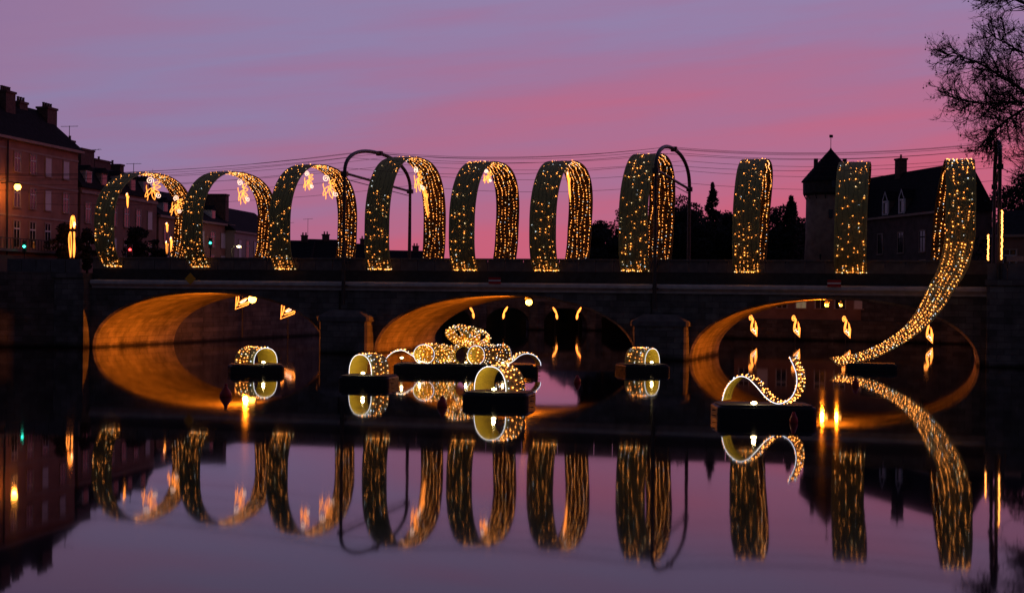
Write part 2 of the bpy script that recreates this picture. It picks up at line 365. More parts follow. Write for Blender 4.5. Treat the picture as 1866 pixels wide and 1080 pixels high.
# ------------------------------------------------------------ ribbons of light
def ribbon(parent, path, wdir, width, outer='net_olive', inner='net_brown', in_strings=6, in_gap=.15, out_strings=4, out_gap=.5,
           keep=lambda f: .5, r=.045, flip=False, rope=None, band_name='band', cool=.22, thick=.035, lead=.02, in_keep=lambda f: .93):
    path = [Vector(q) for q in path]; n = len(path)
    wl = [Vector(q) for q in wdir] if isinstance(wdir, list) else [Vector(wdir).normalized()] * n
    nor = []
    for i in range(n):
        tg = path[min(i + 1, n - 1)] - path[max(i - 1, 0)]
        q = tg.cross(wl[i]); q.normalize(); nor.append(-q if flip else q)
    b = MB(); vs_ = []
    for i, q in enumerate(path):
        for w_, k in ((-.5, 0), (.5, 0), (.5, 1), (-.5, 1)): vs_.append(q + wl[i] * (w_ * width) + nor[i] * (thick * k))
    o = len(b.v); b.v += [tuple(q) for q in vs_]
    for i in range(n - 1):
        a, c = i * 4, i * 4 + 4
        for k, mi in ((0, 0), (1, 0), (2, 1), (3, 0)):
            b.f.append((a + k, a + (k + 1) % 4, c + (k + 1) % 4, c + k)); b.m.append(mi)
    b.f += [(0, 3, 2, 1), tuple(4 * (n - 1) + k for k in range(4))]; b.m += [0, 0]
    b.build(band_name, [outer, inner], parent)
    # arc length lookup
    cum = [0]
    for i in range(1, n): cum.append(cum[-1] + (path[i] - path[i - 1]).length)
    Ltot = cum[-1]
    def at(d):
        d = min(max(d, 0), Ltot - 1e-6); i = 0
        lo, hi = 0, n - 1
        while hi - lo > 1:
            md = (lo + hi) // 2
            if cum[md] <= d: lo = md
            else: hi = md
        f = (d - cum[lo]) / max(1e-9, cum[hi] - cum[lo])
        return path[lo].lerp(path[hi], f), nor[lo].lerp(nor[hi], f), wl[lo].lerp(wl[hi], f)
    def strings(cnt, gap, side, kp, name):
        for k in range(cnt):
            w0 = ((k + .5) / cnt - .5) * width * .96; ph_ = random.uniform(0, 6.28); ph2 = random.uniform(0, 6.28)
            s_ = MB(); d = random.uniform(.03, gap); wires = []
            while d < Ltot - .02:
                f = d / Ltot
                q, nn, wv = at(d)
                w_ = w0 + (.05 * math.sin(d * 1.3 + ph_) + .03 * math.sin(d * 3.1 + ph2) + random.uniform(-.02, .02)) * width / 1.7
                w_ = max(-width * .49, min(width * .49, w_))
                off = (thick + r * .7 + lead) if side else -(r * .7 + lead)
                pt = q + wv * w_ + nn * off
                if random.random() < kp(f): s_.octa(pt, r * random.choice((.6, .75, .9, 1.0, 1.3)), random.choices((0, 1, 3), (1 - cool, cool * .65, cool * .35))[0])
                wires.append(pt)
                d += gap * random.uniform(.55, 1.45)
            if len(wires) > 2: s_.tube(wires, .008, 3, 2)
            if s_.v: s_.build(name, ['bulb_warm', 'bulb_white', 'wire', 'bulb_cool'], parent)
    if in_strings: strings(in_strings, in_gap, 1, in_keep, 'bulb_string')
    if out_strings: strings(out_strings, out_gap, 0, keep, 'bulb_string')
    if rope:
        for w_ in rope:
            MB().tube([path[i] + wl[i] * (w_ * width * .5) + nor[i] * thick * .5 for i in range(n)], .015, 5).build('light_rope', 'rope_white', parent)
    return at, Ltot

# ---- the ten hoops over the bridge
#        s near, s far, z top, width
HO = [(-29.35, -30.70, 12.95, 1.60), (-22.44, -23.30, 12.95, 1.58), (-15.83, -16.45, 13.40, 1.60), (-8.71, -9.34, 13.86, 1.78), (-2.69, -3.72, 13.46, 1.80),
      (2.90, 1.88, 13.43, 1.82), (8.95, 8.02, 13.84, 1.92), (16.21, 14.85, 13.38, 1.72), (22.71, 21.54, 13.12, 2.0), (29.3, 28.0, 13.2, 2.25)]
HL = ['leftmost wide hoop of golden bulbs in front of the terraced houses', 'second hoop of golden bulbs from the left, framing the house with the tall chimney',
      'third hoop of golden bulbs from the left, with two scroll motifs inside its top', 'fourth hoop from the left, standing just right of a curved steel mast',
      'narrow hoop of golden bulbs above the middle of the bridge, fifth from the left', 'sixth hoop from the left, with one slim glowing motif inside its top',
      'seventh hoop, its right leg overlapping the second curved steel mast', 'eighth hoop, seen edge on as a single leaning olive band', 'ninth hoop, standing in front of the tower with the pointed roof',
      'rightmost hoop, its front band running down into a tail to the water']
hoop_at = []
def hoop_path(sn, sf, zt, n=72, tail=None):
    zc = 9.0; b = zt - zc; a = 6.9; tcn = 5.75
    pts = []
    zb = 5.7; qn = (zc - zb) / b if b > 0 else .7
    qn = min(.8, (zc - zb) / max(b, 3.9))
    a0 = math.asin(min(1, qn ** (3.2 / 2)))
    for i in range(n + 1):
        an = math.pi + a0 - (math.pi + 2 * a0) * i / n     # from the near foot over the top to the far foot
        co, si = math.cos(an), math.sin(an); ex = 2.35 if si > 0 else 3.2
        t = tcn + a * math.copysign(abs(co) ** (2 / ex), co)
        bb = b if si > 0 else max(b, 3.9)
        z = zc + bb * math.copysign(abs(si) ** (2 / ex), si)
        f = i / n
        s = sn + (sf - sn) * max(0, (f - .42) / .58) ** 1.1
        pts.append((s - sn + .03 * math.sin(f * 17 + sn), t, z))
    return pts
for k, (sn, sf, zt, wd) in enumerate(HO):
    h = thing('light_hoop', BW(sn, 0, 0), -TH, HL[k], 'light sculpture', 'hoops of lights over the bridge')
    path = hoop_path(sn, sf, zt)
    if k == 9:
        # the front band runs on down over the parapet to a float on the water
        tail = [(-6.95, -9.1, .46), (-6.5, -8.8, .50), (-5.75, -8.3, .64), (-4.56, -7.2, 1.08), (-3.36, -6.0, 1.78), (-2.4, -4.8, 2.63), (-1.64, -3.4, 3.68), (-1.08, -2.2, 4.78), (-.5, -1.5, 5.8), (-.2, -1.2, 6.8)]
        keepn = [q for q in path if not (q[1] < 3 and q[2] < 7.7)]
        raw = [Vector(q) for q in tail + keepn[:3]]
        sm = []
        for i in range(len(raw) - 1):
            p0, p1, p2, p3 = raw[max(0, i - 1)], raw[i], raw[i + 1], raw[min(len(raw) - 1, i + 2)]
            for j in range(3):
                u = j / 3
                sm.append(.5 * ((2 * p1) + (p2 - p0) * u + (2 * p0 - 5 * p1 + 4 * p2 - p3) * u * u + (-p0 + 3 * p1 - 3 * p2 + p3) * u ** 3))
        path = [tuple(q) for q in sm] + keepn[2:]
        wdl = []
        for q in path:
            u = 0 if (q[1] > 1 or q[2] > 6.2) else min(1, (6.2 - q[2]) / 4.6); a = R(-55) * u * u
            wdl.append(Vector((math.cos(a), math.sin(a), -.42 * u)).normalized() * (1 - .42 * u))
        keep = lambda f: 1.0 if f < .37 else (.4 if f < .62 else .25)
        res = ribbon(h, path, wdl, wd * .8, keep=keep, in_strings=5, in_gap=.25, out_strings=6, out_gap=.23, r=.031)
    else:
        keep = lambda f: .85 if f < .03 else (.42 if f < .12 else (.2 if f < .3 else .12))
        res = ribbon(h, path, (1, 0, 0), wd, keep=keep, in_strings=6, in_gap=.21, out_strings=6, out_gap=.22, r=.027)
        foot = MB()
        for j in random.sample(range(16), 11): foot.octa((wd * ((j + .5) / 16 - .5), path[0][1] - .05, path[0][2] + .05 + random.uniform(-.04, .04)), random.uniform(.025, .045), 1 if j % 3 == 0 else 0)
        foot.build('foot_lights', ['bulb_warm', 'bulb_white'], h)
    hoop_at.append((h, res))

# ------------------------------------------------------------ glowing scroll motifs
def spiral(cx, cy, r, turns=1.6, a0=0.0, sgn=1, n=26):
    return [(cx + r * (1 - .85 * i / n) * math.cos(a0 + sgn * turns * 2 * math.pi * i / n), cy + r * (1 - .85 * i / n) * math.sin(a0 + sgn * turns * 2 * math.pi * i / n)) for i in range(n + 1)]
def bez(p0, p1, p2, p3, n=14):
    o = []
    for i in range(n + 1):
        u = i / n; v = 1 - u
        o.append(tuple(v ** 3 * p0[j] + 3 * v * v * u * p1[j] + 3 * v * u * u * p2[j] + u ** 3 * p3[j] for j in (0, 1)))
    return o
def leaf(p, q, w):
    dx, dy = q[0] - p[0], q[1] - p[1]; l = math.hypot(dx, dy); nx, ny = -dy / l * w, dx / l * w
    a = bez(p, (p[0] + dx * .3 + nx, p[1] + dy * .3 + ny), (p[0] + dx * .7 + nx, p[1] + dy * .7 + ny), q, 8)
    b = bez(q, (p[0] + dx * .7 - nx, p[1] + dy * .7 - ny), (p[0] + dx * .3 - nx, p[1] + dy * .3 - ny), p, 8)
    return a + b[1:]
def d_scroll():
    w = [spiral(-.18, .62, .26, 1.7, -.5)]
    a = [bez((.04, .5), (.3, .2), (-.1, -.1), (.25, -.5)), leaf((0, .3), (.5, .55), .12), leaf((.02, .1), (.55, .2), .12), leaf((.0, -.05), (.45, -.25), .12),
         leaf((0, -.1), (.15, -.75), .14), leaf((-.05, .1), (-.5, -.55), .16), bez((-.4, .3), (-.5, 0), (-.2, -.3), (-.35, -.8))]
    return a, w + [spiral(.42, -.45, .2, 1.4, 2)]
def d_slim():
    return [leaf((0, .9), (.1, -.9), .22), bez((-.15, .7), (.3, .3), (-.2, -.2), (.12, -.9)), leaf((-.05, .3), (-.3, .75), .1), leaf((.05, .1), (.35, .5), .1)], [spiral(-.12, .75, .16, 1.4, 0)]
def d_heart():
    return [[(-.8, 1), (-.95, -1), (.8, -.35), (1, .15)], bez((1, .15), (.8, .75), (.2, .3), (-.45, -.1)), bez((-.8, 1), (-.2, .6), (-.7, .0), (-.75, -.6)), bez((-.5, -.5), (.0, -.3), (.5, -.3), (.8, 0))], [leaf((-.3, -.15), (.55, .3), .16)]
def d_swan():
    return [spiral(-.35, .72, .3, 1.4, .6), bez((-.1, .85), (.2, .5), (-.45, .25), (-.25, -.45)), bez((.08, .7), (.3, .4), (-.2, .2), (-.05, -.2)), [(-.25, -.45), (.75, -1), (.8, -.2), (.45, .45), (.5, -.25), (-.05, -.2)],
            leaf((.55, .3), (.68, -.8), .08)], [[(-.15, -.42), (.1, -.3), (.25, -.55), (.42, -.4), (.55, -.8)]]
def d_flame():
    return [leaf((-.35, 1), (.25, -.1), .14), leaf((.2, 0), (.3, -1), .16), bez((-.3, .95), (0, .4), (.3, .1), (.28, -.95))], []
def d_tall():
    return [bez((-.3, -1), (-.8, -.3), (-.8, .1), (-.35, .2)), bez((-.3, -1), (-.1, -.4), (-.2, 0), (-.35, .2)), bez((.35, -1), (.8, -.4), (.1, .1), (.35, .2)), bez((.35, -1), (.0, -.5), (.6, 0), (.35, .2)), leaf((-.35, .35), (-.1, .95), .2), leaf((.4, .35), (.2, .95), .2)], [spiral(.35, .5, .18, 1.2)]
def motif(name, design, frame, sx, sz, label, r=.03, group=None, extra=None):
    """frame: object-space base point and the two in-plane axes"""
    p, ux, uz = [Vector(q) for q in frame]
    o = thing(name, p, 0, label, 'light motif', group)
    a, w = design()
    for lst, mt in ((a, 'neon_amber'), (w, 'neon_white')):
        for crv in lst: MB().tube([ux * (q[0] * sx) + uz * (q[1] * sz) for q in crv], r, 5).build('light_tube', mt, o)
    if extra: extra(o)
    return o
es = Vector((math.cos(TH), -math.sin(TH), 0)); et = Vector((math.sin(TH), math.cos(TH), 0)); ez = Vector((0, 0, 1))
ML = 'glowing scroll motifs inside the hoops'
def hang(k, s, t, z, design, sx, sz, label, tilt=0, yaw=0):
    ux = es * math.cos(yaw) + et * math.sin(yaw); uz = ez * math.cos(tilt) + et * math.sin(tilt)
    def wire(o): MB().tube([(0, 0, sz), (0, 0, sz + .5)], .01, 4).build('hanger', 'wire', o)
    return motif('scroll_motif', design, (BW(s, t, z), ux, uz), sx, sz, label, group=ML, extra=wire)
hang(0, -29.72, 6.5, 11.83, d_scroll, 1.25, 1.05, 'large leafy scroll motif hanging inside the top of the leftmost hoop')
hang(0, -29.7, 10.3, 10.8, d_scroll, .9, 1.0, 'scroll motif with two white curls against the right leg of the leftmost hoop', tilt=.3)
hang(0, -29.88, 3.0, 10.78, d_slim, .35, .6, 'small drop shaped motif beside the left leg of the leftmost hoop')
hang(1, -23.2, 8.5, 11.7, d_scroll, .85, 1.2, 'scroll motif inside the second hoop from the left', tilt=-.3)
hang(2, -16.14, 4.5, 12.18, d_scroll, .7, .85, 'left one of the two scroll motifs inside the third hoop')
hang(2, -15.94, 8.0, 11.95, d_scroll, 1.1, 1.1, 'right one of the two scroll motifs inside the third hoop', tilt=-.3)
hang(3, -8.61, 7.0, 12.38, d_scroll, .6, 1.15, 'upper motif inside the top of the fourth hoop', tilt=-.3, yaw=.4)
hang(3, -8.95, 9.8, 10.95, d_slim, .6, 1.3, 'lower slim motif against the right leg of the fourth hoop', tilt=-.3)
hang(4, -3.37, 7.0, 12.57, d_scroll, .55, .6, 'small curled motif inside the top of the narrow fifth hoop', yaw=.3)
hang(5, 2.18, 9.0, 12.0, d_slim, .35, 1.2, 'single slim motif inside the top of the sixth hoop', tilt=-.3)

# ------------------------------------------------------------ curved steel masts and overhead cables
def mast(s, label, s2=None):
    o = thing('curved_mast', BW(s, 0, 0), -TH, label, 'mast', 'curved steel masts over the bridge')
    ds = (s2 - s) if s2 is not None else 0
    MB().tube([(0, -.75, 3.3), (0, -.75, 12.2)], [.14, .11], 8).build('post', 'mast_steel', o)
    MB().tube([(ds, 12.8, 4.2), (ds, 12.8, 11.9)], [.16, .11], 8).build('post', 'mast_steel', o)
    arc = []
    for i in range(25):
        a = math.pi * i / 24
        arc.append((ds * i / 24, 6.03 - 6.78 * math.copysign(abs(math.cos(a)) ** .9, math.cos(a)), 11.95 + 2.15 * max(0, math.sin(a)) ** .8 + .3 * (1 - i / 24)))
    MB().tube(arc, .13, 8).build('arch_tube', 'mast_steel', o)
    MB().tube([(0, -.75, 12.3), (ds, 12.8, 11.95)], .09, 6).build('cross_bar', 'mast_steel', o)
    MB().tube([(0, -.75, 11.9), (ds, 12.8, 11.6)], .03, 5).build('tie_rod', 'mast_steel', o)
    for q in ((0, -.75, 12.25), arc[12], (ds, 12.8, 11.95)): MB().box(q[0] - .2, q[0] + .2, q[1] - .2, q[1] + .2, q[2] - .16, q[2] + .16).build('bracket', 'mast_steel', o)
    for zz in (4.6, 6.2): MB().box(-.2, .2, -.62, .0, zz - .06, zz + .06).build('wall_bracket', 'mast_steel', o)
    return arc
m1 = mast(-11.25, 'curved steel mast between the third and fourth hoops, left of centre')
m2 = mast(10.3, 'curved steel mast touching the seventh hoop, right of centre')
m3 = mast(31.6, 'steel mast at the right end of the bridge, seen edge on')
cidx = [1, 4, 7, 10, 12, 14, 17, 20, 23]
CLAB = ['nearest', 'second', 'third', 'fourth', 'middle', 'sixth', 'seventh', 'eighth', 'farthest']
for j, i in enumerate(cidx):
    pts = []
    nodes = [(-52, m1[i][1], m1[i][2] - .8), (-11.25, m1[i][1], m1[i][2]), (10.3, m2[i][1], m2[i][2]), (31.6, m3[i][1], m3[i][2])]
    for (a, b), sag in zip(zip(nodes, nodes[1:]), (.9, .55, .55)):
        for k in range(10):
            u = k / 10; pts.append((a[0] + (b[0] - a[0]) * u, a[1], a[2] + (b[2] - a[2]) * u - sag * 4 * u * (1 - u)))
    pts.append(nodes[-1])
    o = MB().tube([BW(*q) for q in pts], .012, 4).build('overhead_cable', 'wire')
    tag(o, f'thin overhead cable along the bridge between the masts, {CLAB[j]} of nine from the viewer', 'cable', 'cables between the masts')
for j, (q, zt) in enumerate((((31.6, -.75, 12.2), 8.6), ((31.6, 3, 13.6), 7.2), ((31.6, 12.8, 12.0), 6.8))):
    o = MB().tube([BW(*q), BW(q[0] + 7.5, q[1] + 2, zt)], .025, 4).build('guy_wire', 'wire')
    tag(o, ['steepest guy wire running down right from the end mast', 'middle guy wire running down right from the end mast', 'rearmost guy wire running down right from the end mast'][j], 'wire', 'guy wires of the end mast')
for j, (s, t, z0, z1, lb) in enumerate(((31.75, -.95, 6.6, 9.6, 'taller glowing amber light tube on the right end mast'), (31.0, 1.2, 6.6, 8.2, 'shorter glowing light tube left of the right end mast'))):
    o = thing('light_tube_bar', BW(s, t, 0), -TH, lb, 'light tube')
    b = MB(); k = z0
    while k < z1: b.octa((random.uniform(-.03, .03), 0, k), .055, 0); k += .07
    b.build('bulb_string', 'bulb_warm', o); MB().tube([(0, .06, 5.4), (0, .06, z1 + .1)], .05, 6).build('rod', 'mast_steel', o)

# ------------------------------------------------------------ lamps under the arches
mat('lamp_small', (1, .7, .3), .5, 0, emit=(1.0, .45, .07), estr=4)
def arch_lamp(s, t, z, energy, label, rb=.13):
    o = thing('arch_lamp', BW(s, t, z), -TH, label, 'lamp', 'lamps under the bridge arches')
    MB().lathe([(.001, -rb), (rb * .7, -rb * .7), (rb, 0), (rb * .7, rb * .7), (.001, rb)], 12).build('bulb', 'sodium_bulb' if rb > .2 else 'lamp_small', o, smooth=True)
    MB().lathe([(rb * 1.3, rb * .75), (rb * 1.2, rb * 1.3), (rb * .4, rb * 1.7)], 12).build('housing', 'metal_dark', o)
    MB().tube([(0, 0, rb * 1.6), (0, 0, .45)], .025, 6).build('stem', 'metal_dark', o)
    light('lamp_light', o, (-rb - .1, 0, -.02), energy, (1, .21, .008), rb * .8)
arch_lamp(-19.75, 3.0, 3.6, 6500, 'bright sodium lamp hanging under the left arch', .30)
arch_lamp(.9, 3.0, 3.62, 5000, 'sodium lamp hanging under the middle arch', .24)
arch_lamp(21.0, 3.0, 3.66, 2200, 'left one of the pair of lamps under the right arch', .13)
arch_lamp(21.9, 3.0, 3.66, 1600, 'right one of the pair of lamps under the right arch', .11)

# ------------------------------------------------------------ signs on the bridge
def board(s, label):
    o = thing('navigation_sign', BW(s, -.5, 5.0), -TH, label, 'sign', 'red and white navigation boards')
    MB().box(-.42, .42, -.03, 0, -.18, .26).build('board', 'sign_red', o); MB().box(-.42, .42, -.034, -.0305, .0, .09).build('stripe', 'sign_white', o)
    MB().tube([(0, .03, -.1), (0, .03, .95)], .02, 5).build('bracket', 'metal_dark', o)
board(-.55, 'red board with a white stripe hung on the cornice above the middle arch')
board(21.7, 'red board with a white stripe hung on the cornice above the right arch')
o = thing('diamond_sign', BW(-22.9, -.5, 5.0), -TH, 'yellow diamond sign on the cornice above the left arch', 'sign')
MB().add([(0, -.03, -.42), (.42, -.03, 0), (0, -.03, .42), (-.42, -.03, 0), (0, 0, -.42), (.42, 0, 0), (0, 0, .42), (-.42, 0, 0)], [(0, 1, 2, 3), (7, 6, 5, 4), (0, 4, 5, 1), (1, 5, 6, 2), (2, 6, 7, 3), (3, 7, 4, 0)]).build('board', 'sign_yellow', o)
MB().tube([(0, .03, -.2), (0, .03, .5)], .02, 5).build('bracket', 'metal_dark', o)

# ------------------------------------------------------------ floats
def pontoon(o, w, d, h=.38):
    n = 5; r = .22; poly = []
    for cx, cy, a0 in ((w / 2 - r, d / 2 - r, 0), (-w / 2 + r, d / 2 - r, 90), (-w / 2 + r, -d / 2 + r, 180), (w / 2 - r, -d / 2 + r, 270)):
        for k in range(n): a = R(a0 + 90 * k / (n - 1)); poly.append((cx + r * math.cos(a), cy + r * math.sin(a)))
    b = MB().prism(poly, -.25, h); bevel(b.build('pontoon', 'pontoon_black', o), .09, 3)
    MB().prism([(a * .93, c * .93) for a, c in poly], h + .002, h + .05).build('deck', 'pontoon_top', o)
    for sx_ in (-1, 1):
        for zz in (.12, .3): MB().tube([(sx_ * w / 2, -d * .2, zz), (sx_ * (w / 2 + .12), -d * .2, zz)], .015, 4).build('cleat', 'metal_dark', o)
def flood(o, p, energy, aim=None, rb=.09):
    f = MB().lathe([(.001, -rb * .6), (rb, -rb * .2), (rb, rb * .3), (.001, rb * .6)], 10, p).build('floodlight', 'flood_bulb', o)
    light('floodlight_lamp', o, (p[0], p[1] - .02, p[2] + rb + .05), energy, (1, .75, .33), .06)
def half_loop(w, h, n=26):
    return [(-w / 2 * math.copysign(abs(math.cos(math.pi * i / n)) ** .92, math.cos(math.pi * i / n)), 0, h * max(0, math.sin(math.pi * i / n)) ** .85) for i in range(n + 1)]
def loop_float(X, Y, rz, w, label, pw=2.5, lw=1.55, lh=.92, tl=1.15, en=22):
    o = thing('light_float', (X, Y, 0), rz * .25, label, 'float', 'floats with glowing loops')
    pontoon(o, pw, 2.1)
    a = rz * .75; ux = Vector((math.cos(a), math.sin(a), 0)); uy = Vector((-math.sin(a), math.cos(a), 0))
    pth = [ux * q[0] + uy * .0 + Vector((0, 0, .47 + q[2])) for q in half_loop(lw, lh)]
    ribbon(o, pth, uy, tl, outer='net_olive', inner='net_gold', in_strings=0, out_strings=5, out_gap=.16, keep=lambda f: .85, cool=.35, r=.028, flip=True, rope=(-1,), band_name='loop_band', lead=.01)
    fp = ux * (.28 * (1 if rz > 0 else -1) * -1) + uy * (-tl * .5 - .12)
    flood(o, (fp.x, fp.y, .54), en)
# rz negative: the opening turns to the left of the viewer
loop_float(-.43, 59.7, R(-38), 2.5, 'nearest small float with a loop opening to the left, in front of the centrepiece')
loop_float(-6.35, 70.8, R(-38), 2.3, 'small loop float left of the centrepiece, opening to the left', pw=2.3, lw=1.4, lh=.9)
loop_float(-13.0, 80.7, R(56), 2.6, 'small loop float below the left arch, opening to the right', pw=2.7, lw=1.75, lh=.8, tl=1.3)
loop_float(7.1, 85.9, R(56), 2.5, 'small loop float in front of the right pier, opening to the right', pw=2.5, lw=1.65, lh=.82, tl=1.25)

def smooth(raw, k=5):
    raw = [Vector(q) for q in raw]; sm = []
    for i in range(len(raw) - 1):
        p0, p1, p2, p3 = raw[max(0, i - 1)], raw[i], raw[i + 1], raw[min(len(raw) - 1, i + 2)]
        for j in range(k):
            u = j / k; sm.append(.5 * ((2 * p1) + (p2 - p0) * u + (2 * p0 - 5 * p1 + 4 * p2 - p3) * u * u + (-p0 + 3 * p1 - 3 * p2 + p3) * u ** 3))
    sm.append(raw[-1]); return sm
# S shaped ribbon, right foreground
o = thing('ribbon_float', (8.47, 53.2, 0), 0, 'float with an S shaped ribbon of lights edged in white, right foreground', 'float')
pontoon(o, 3.3, 2.0, .45)
px = [(1312, 732), (1318, 711), (1330, 695), (1345, 687), (1360, 691), (1375, 705), (1395, 727), (1415, 736), (1435, 727), (1446, 705), (1445, 680), (1433, 652)]
raw = [((a - 1390) / 54.3, -.35, (738 - b) / 54.3 + .50) for a, b in px]
aw = Vector((.42, .9, 0)).normalized()
pth = [q + aw * .0 for q in smooth(raw)]
wd = .95
pth2 = [q + aw * wd / 2 for q in pth]
ribbon(o, pth2, aw, wd, outer='net_brown', inner='net_gold', in_strings=4, in_gap=.12, in_keep=lambda f: 0 if f < .46 else .9, out_strings=4, out_gap=.12, keep=lambda f: .9, r=.026, rope=(-1,), flip=True, band_name='ribbon_band', lead=.01)
flood(o, (-.42, -.75, .56), 20, rb=.1)

# centrepiece: long float with knotted loops and a raised bow
o = thing('centrepiece_float', (-2.35, 83.1, 0), 0, 'long centre float with knotted glowing loops and a raised bow', 'float')
pontoon(o, 7.5, 2.6, .42)
def rr(name, raw, aw, wd, outer='net_olive', inner='net_gold', **k):
    aw = Vector(aw).normalized(); p = smooth(raw)
    ribbon(o, p, aw, wd, outer=outer, inner=inner, in_strings=k.get('ins', 0), in_gap=.17, out_strings=k.get('outs', 5), out_gap=.17, keep=lambda f: .9, cool=.5, r=.03, rope=k.get('rope', (-1,)), flip=k.get('flip', True), band_name=name, lead=.01)
SC = 34.7
def P(a, b, yy=0): return ((a - 850) / SC, yy, (678 - b) / SC)
rr('wave_band', [P(706, 653, -.3), P(718, 642, -.3), P(735, 638, -.3), P(750, 645, -.3), P(768, 657, -.3), P(785, 662, -.3)], (.15, 1, 0), .5, outs=3)
def ring(cx, cz, rx, rz, yy, n=16, a0=-90, a1=270):
    return [((cx - 850) / SC + rx * math.cos(R(a0 + (a1 - a0) * i / n)), yy, (678 - cz) / SC + rz * math.sin(R(a0 + (a1 - a0) * i / n))) for i in range(n + 1)]
rr('left_loop_band', ring(790, 645.5, .55, .53, -.2), (.75, .66, 0), 1.25, outer='net_gold', inner='net_gold', outs=7, ins=5, flip=False, rope=(-1,))
rr('left_inner_band', ring(838, 647, .55, .5, .1), (-.6, .8, 0), 1.0, outer='net_gold', inner='net_brown', outs=5, flip=False, rope=())
rr('right_loop_band', ring(890, 646, .45, .52, -.2), (.85, .52, 0), 1.5, outer='net_brown', inner='net_gold', outs=7, ins=4, flip=False, rope=(-1,))
rr('right_inner_band', ring(866, 650, .4, .42, .3), (.2, 1, 0), .8, outer='net_gold', inner='net_gold', outs=4, flip=False, rope=())
rr('right_end_loop_band', ring(913, 646, .32, .52, .25), (.9, .4, 0), .45, outer='net_gold', inner='net_gold', outs=3, flip=False, rope=(1,))
rr('right_wave_band', [P(918, 662, -.5), P(930, 655, -.5), P(942, 645, -.5), P(956, 641, -.5), P(970, 645, -.5), P(979, 655, -.5), P(981, 663, -.5)], (-.3, 1, 0), .9, outs=4)
rr('bow_band', [P(866, 627), P(848, 626, -.1), P(828, 616, -.2), P(819, 603, -.2), P(826, 596, -.2), P(842, 598, -.1), P(858, 610), P(868, 626)], (.5, .8, .25), .85, outer='net_gold', inner='net_gold', outs=5, ins=4, rope=(), flip=False)
rr('bow_band', [P(862, 627), P(878, 625, -.1), P(888, 620, -.2), P(890, 611, -.2), P(880, 604, -.2), P(866, 604, -.1), P(857, 612), P(858, 626)], (-.2, .9, .2), .85, outer='net_gold', inner='net_gold', outs=5, ins=4, rope=(), flip=False)
rr('bow_band', [P(858, 624, .3), P(848, 610, .3), P(846, 600, .3), P(856, 597, .3), P(866, 602, .3), P(864, 624, .3)], (.9, .5, 0), .6, outer='net_gold', inner='net_gold', outs=4, ins=3, rope=(), flip=False)
for dx in (-.12, .12): MB().tube([(.3 + dx, .1, .47), (.3 + dx * .7, .1, 1.55)], .035, 6).build('stem', 'cornice_stone', o)
flood(o, (-3.35, -.75, .75), 6, rb=.085); flood(o, (-2.4, -.95, .56), 9, rb=.06); flood(o, (.0, -1.0, .56), 14, rb=.06); flood(o, (1.9, -1.0, .55), 10, rb=.05)
MB().tube([(-3.35, -.75, .45), (-3.35, -.75, .68)], .02, 5).build('floodlight_post', 'metal_dark', o)
# float that carries the tail of the last hoop
o = thing('tail_float', (20.75, 91.4, 0), -.2, 'low black float under the end of the tail of lights, right', 'float')
pontoon(o, 2.9, 2.0, .34)

# buoys
def buoy(x_, y_, h, label):
    o = thing('buoy', (x_, y_, 0), 0, label, 'buoy', 'red mooring buoys')
    MB().lathe([(.02, -.2), (.2 * h / .5, -.08), (.24 * h / .5, .06), (.2 * h / .5, .16), (.07 * h / .5, .36), (.05, h * .82)], 14).build('body', 'buoy_red', o, smooth=True)
    MB().lathe([(.05, h * .82), (.065, h * .92), (.001, h)], 10).build('top_mark', 'buoy_red', o)
buoy(-11.07, 61.5, .52, 'dark red buoy left, below the lit left arch reflection')
buoy(-2.48, 57.3, .40, 'dark red buoy just left of the nearest small float')
buoy(3.1, 74.1, .34, 'small red buoy right of the centre float')
buoy(16.07, 73.9, .36, 'small red buoy right of the S shaped ribbon float')
buoy(9.2, 51.5, .30, 'small red buoy touching the front of the S shaped ribbon float')

# ------------------------------------------------------------ buildings
def window(o, xw, zw, w, h, lit=False, shut=False, bars='window_white'):
    f = MB()
    f.box(xw - w / 2 - .09, xw + w / 2 + .09, -.07, .0, zw + h / 2, zw + h / 2 + .12); f.box(xw - w / 2 - .09, xw + w / 2 + .09, -.13, .0, zw - h / 2 - .1, zw - h / 2)
    for a in (-1, 1): f.box(xw + a * (w / 2 + .045) - .045, xw + a * (w / 2 + .045) + .045, -.07, .0, zw - h / 2 + .001, zw + h / 2 - .001)
    f = f.build('window', 'trim_stone', o)
    if shut: MB().box(xw - w / 2, xw + w / 2, -.05, -.005, zw - h / 2, zw + h / 2).build('shutter', 'window_white', f)
    else:
        p = MB().box(xw - w / 2, xw + w / 2, -.02, -.004, zw - h / 2, zw + h / 2).build('pane', 'lit_glass' if lit else 'glass_dark', f)
        q = MB(); q.box(xw - .03, xw + .03, -.045, -.021, zw - h / 2, zw + h / 2); q.box(xw - w / 2, xw + w / 2, -.05, -.0455, zw + h * .18, zw + h * .24)
        for a in (-1, 1): q.box(xw + a * (w / 2 - .035) - .035, xw + a * (w / 2 - .035) + .035, -.045, -.021, zw - h / 2, zw + h / 2)
        q.build('window_bars', bars, f)
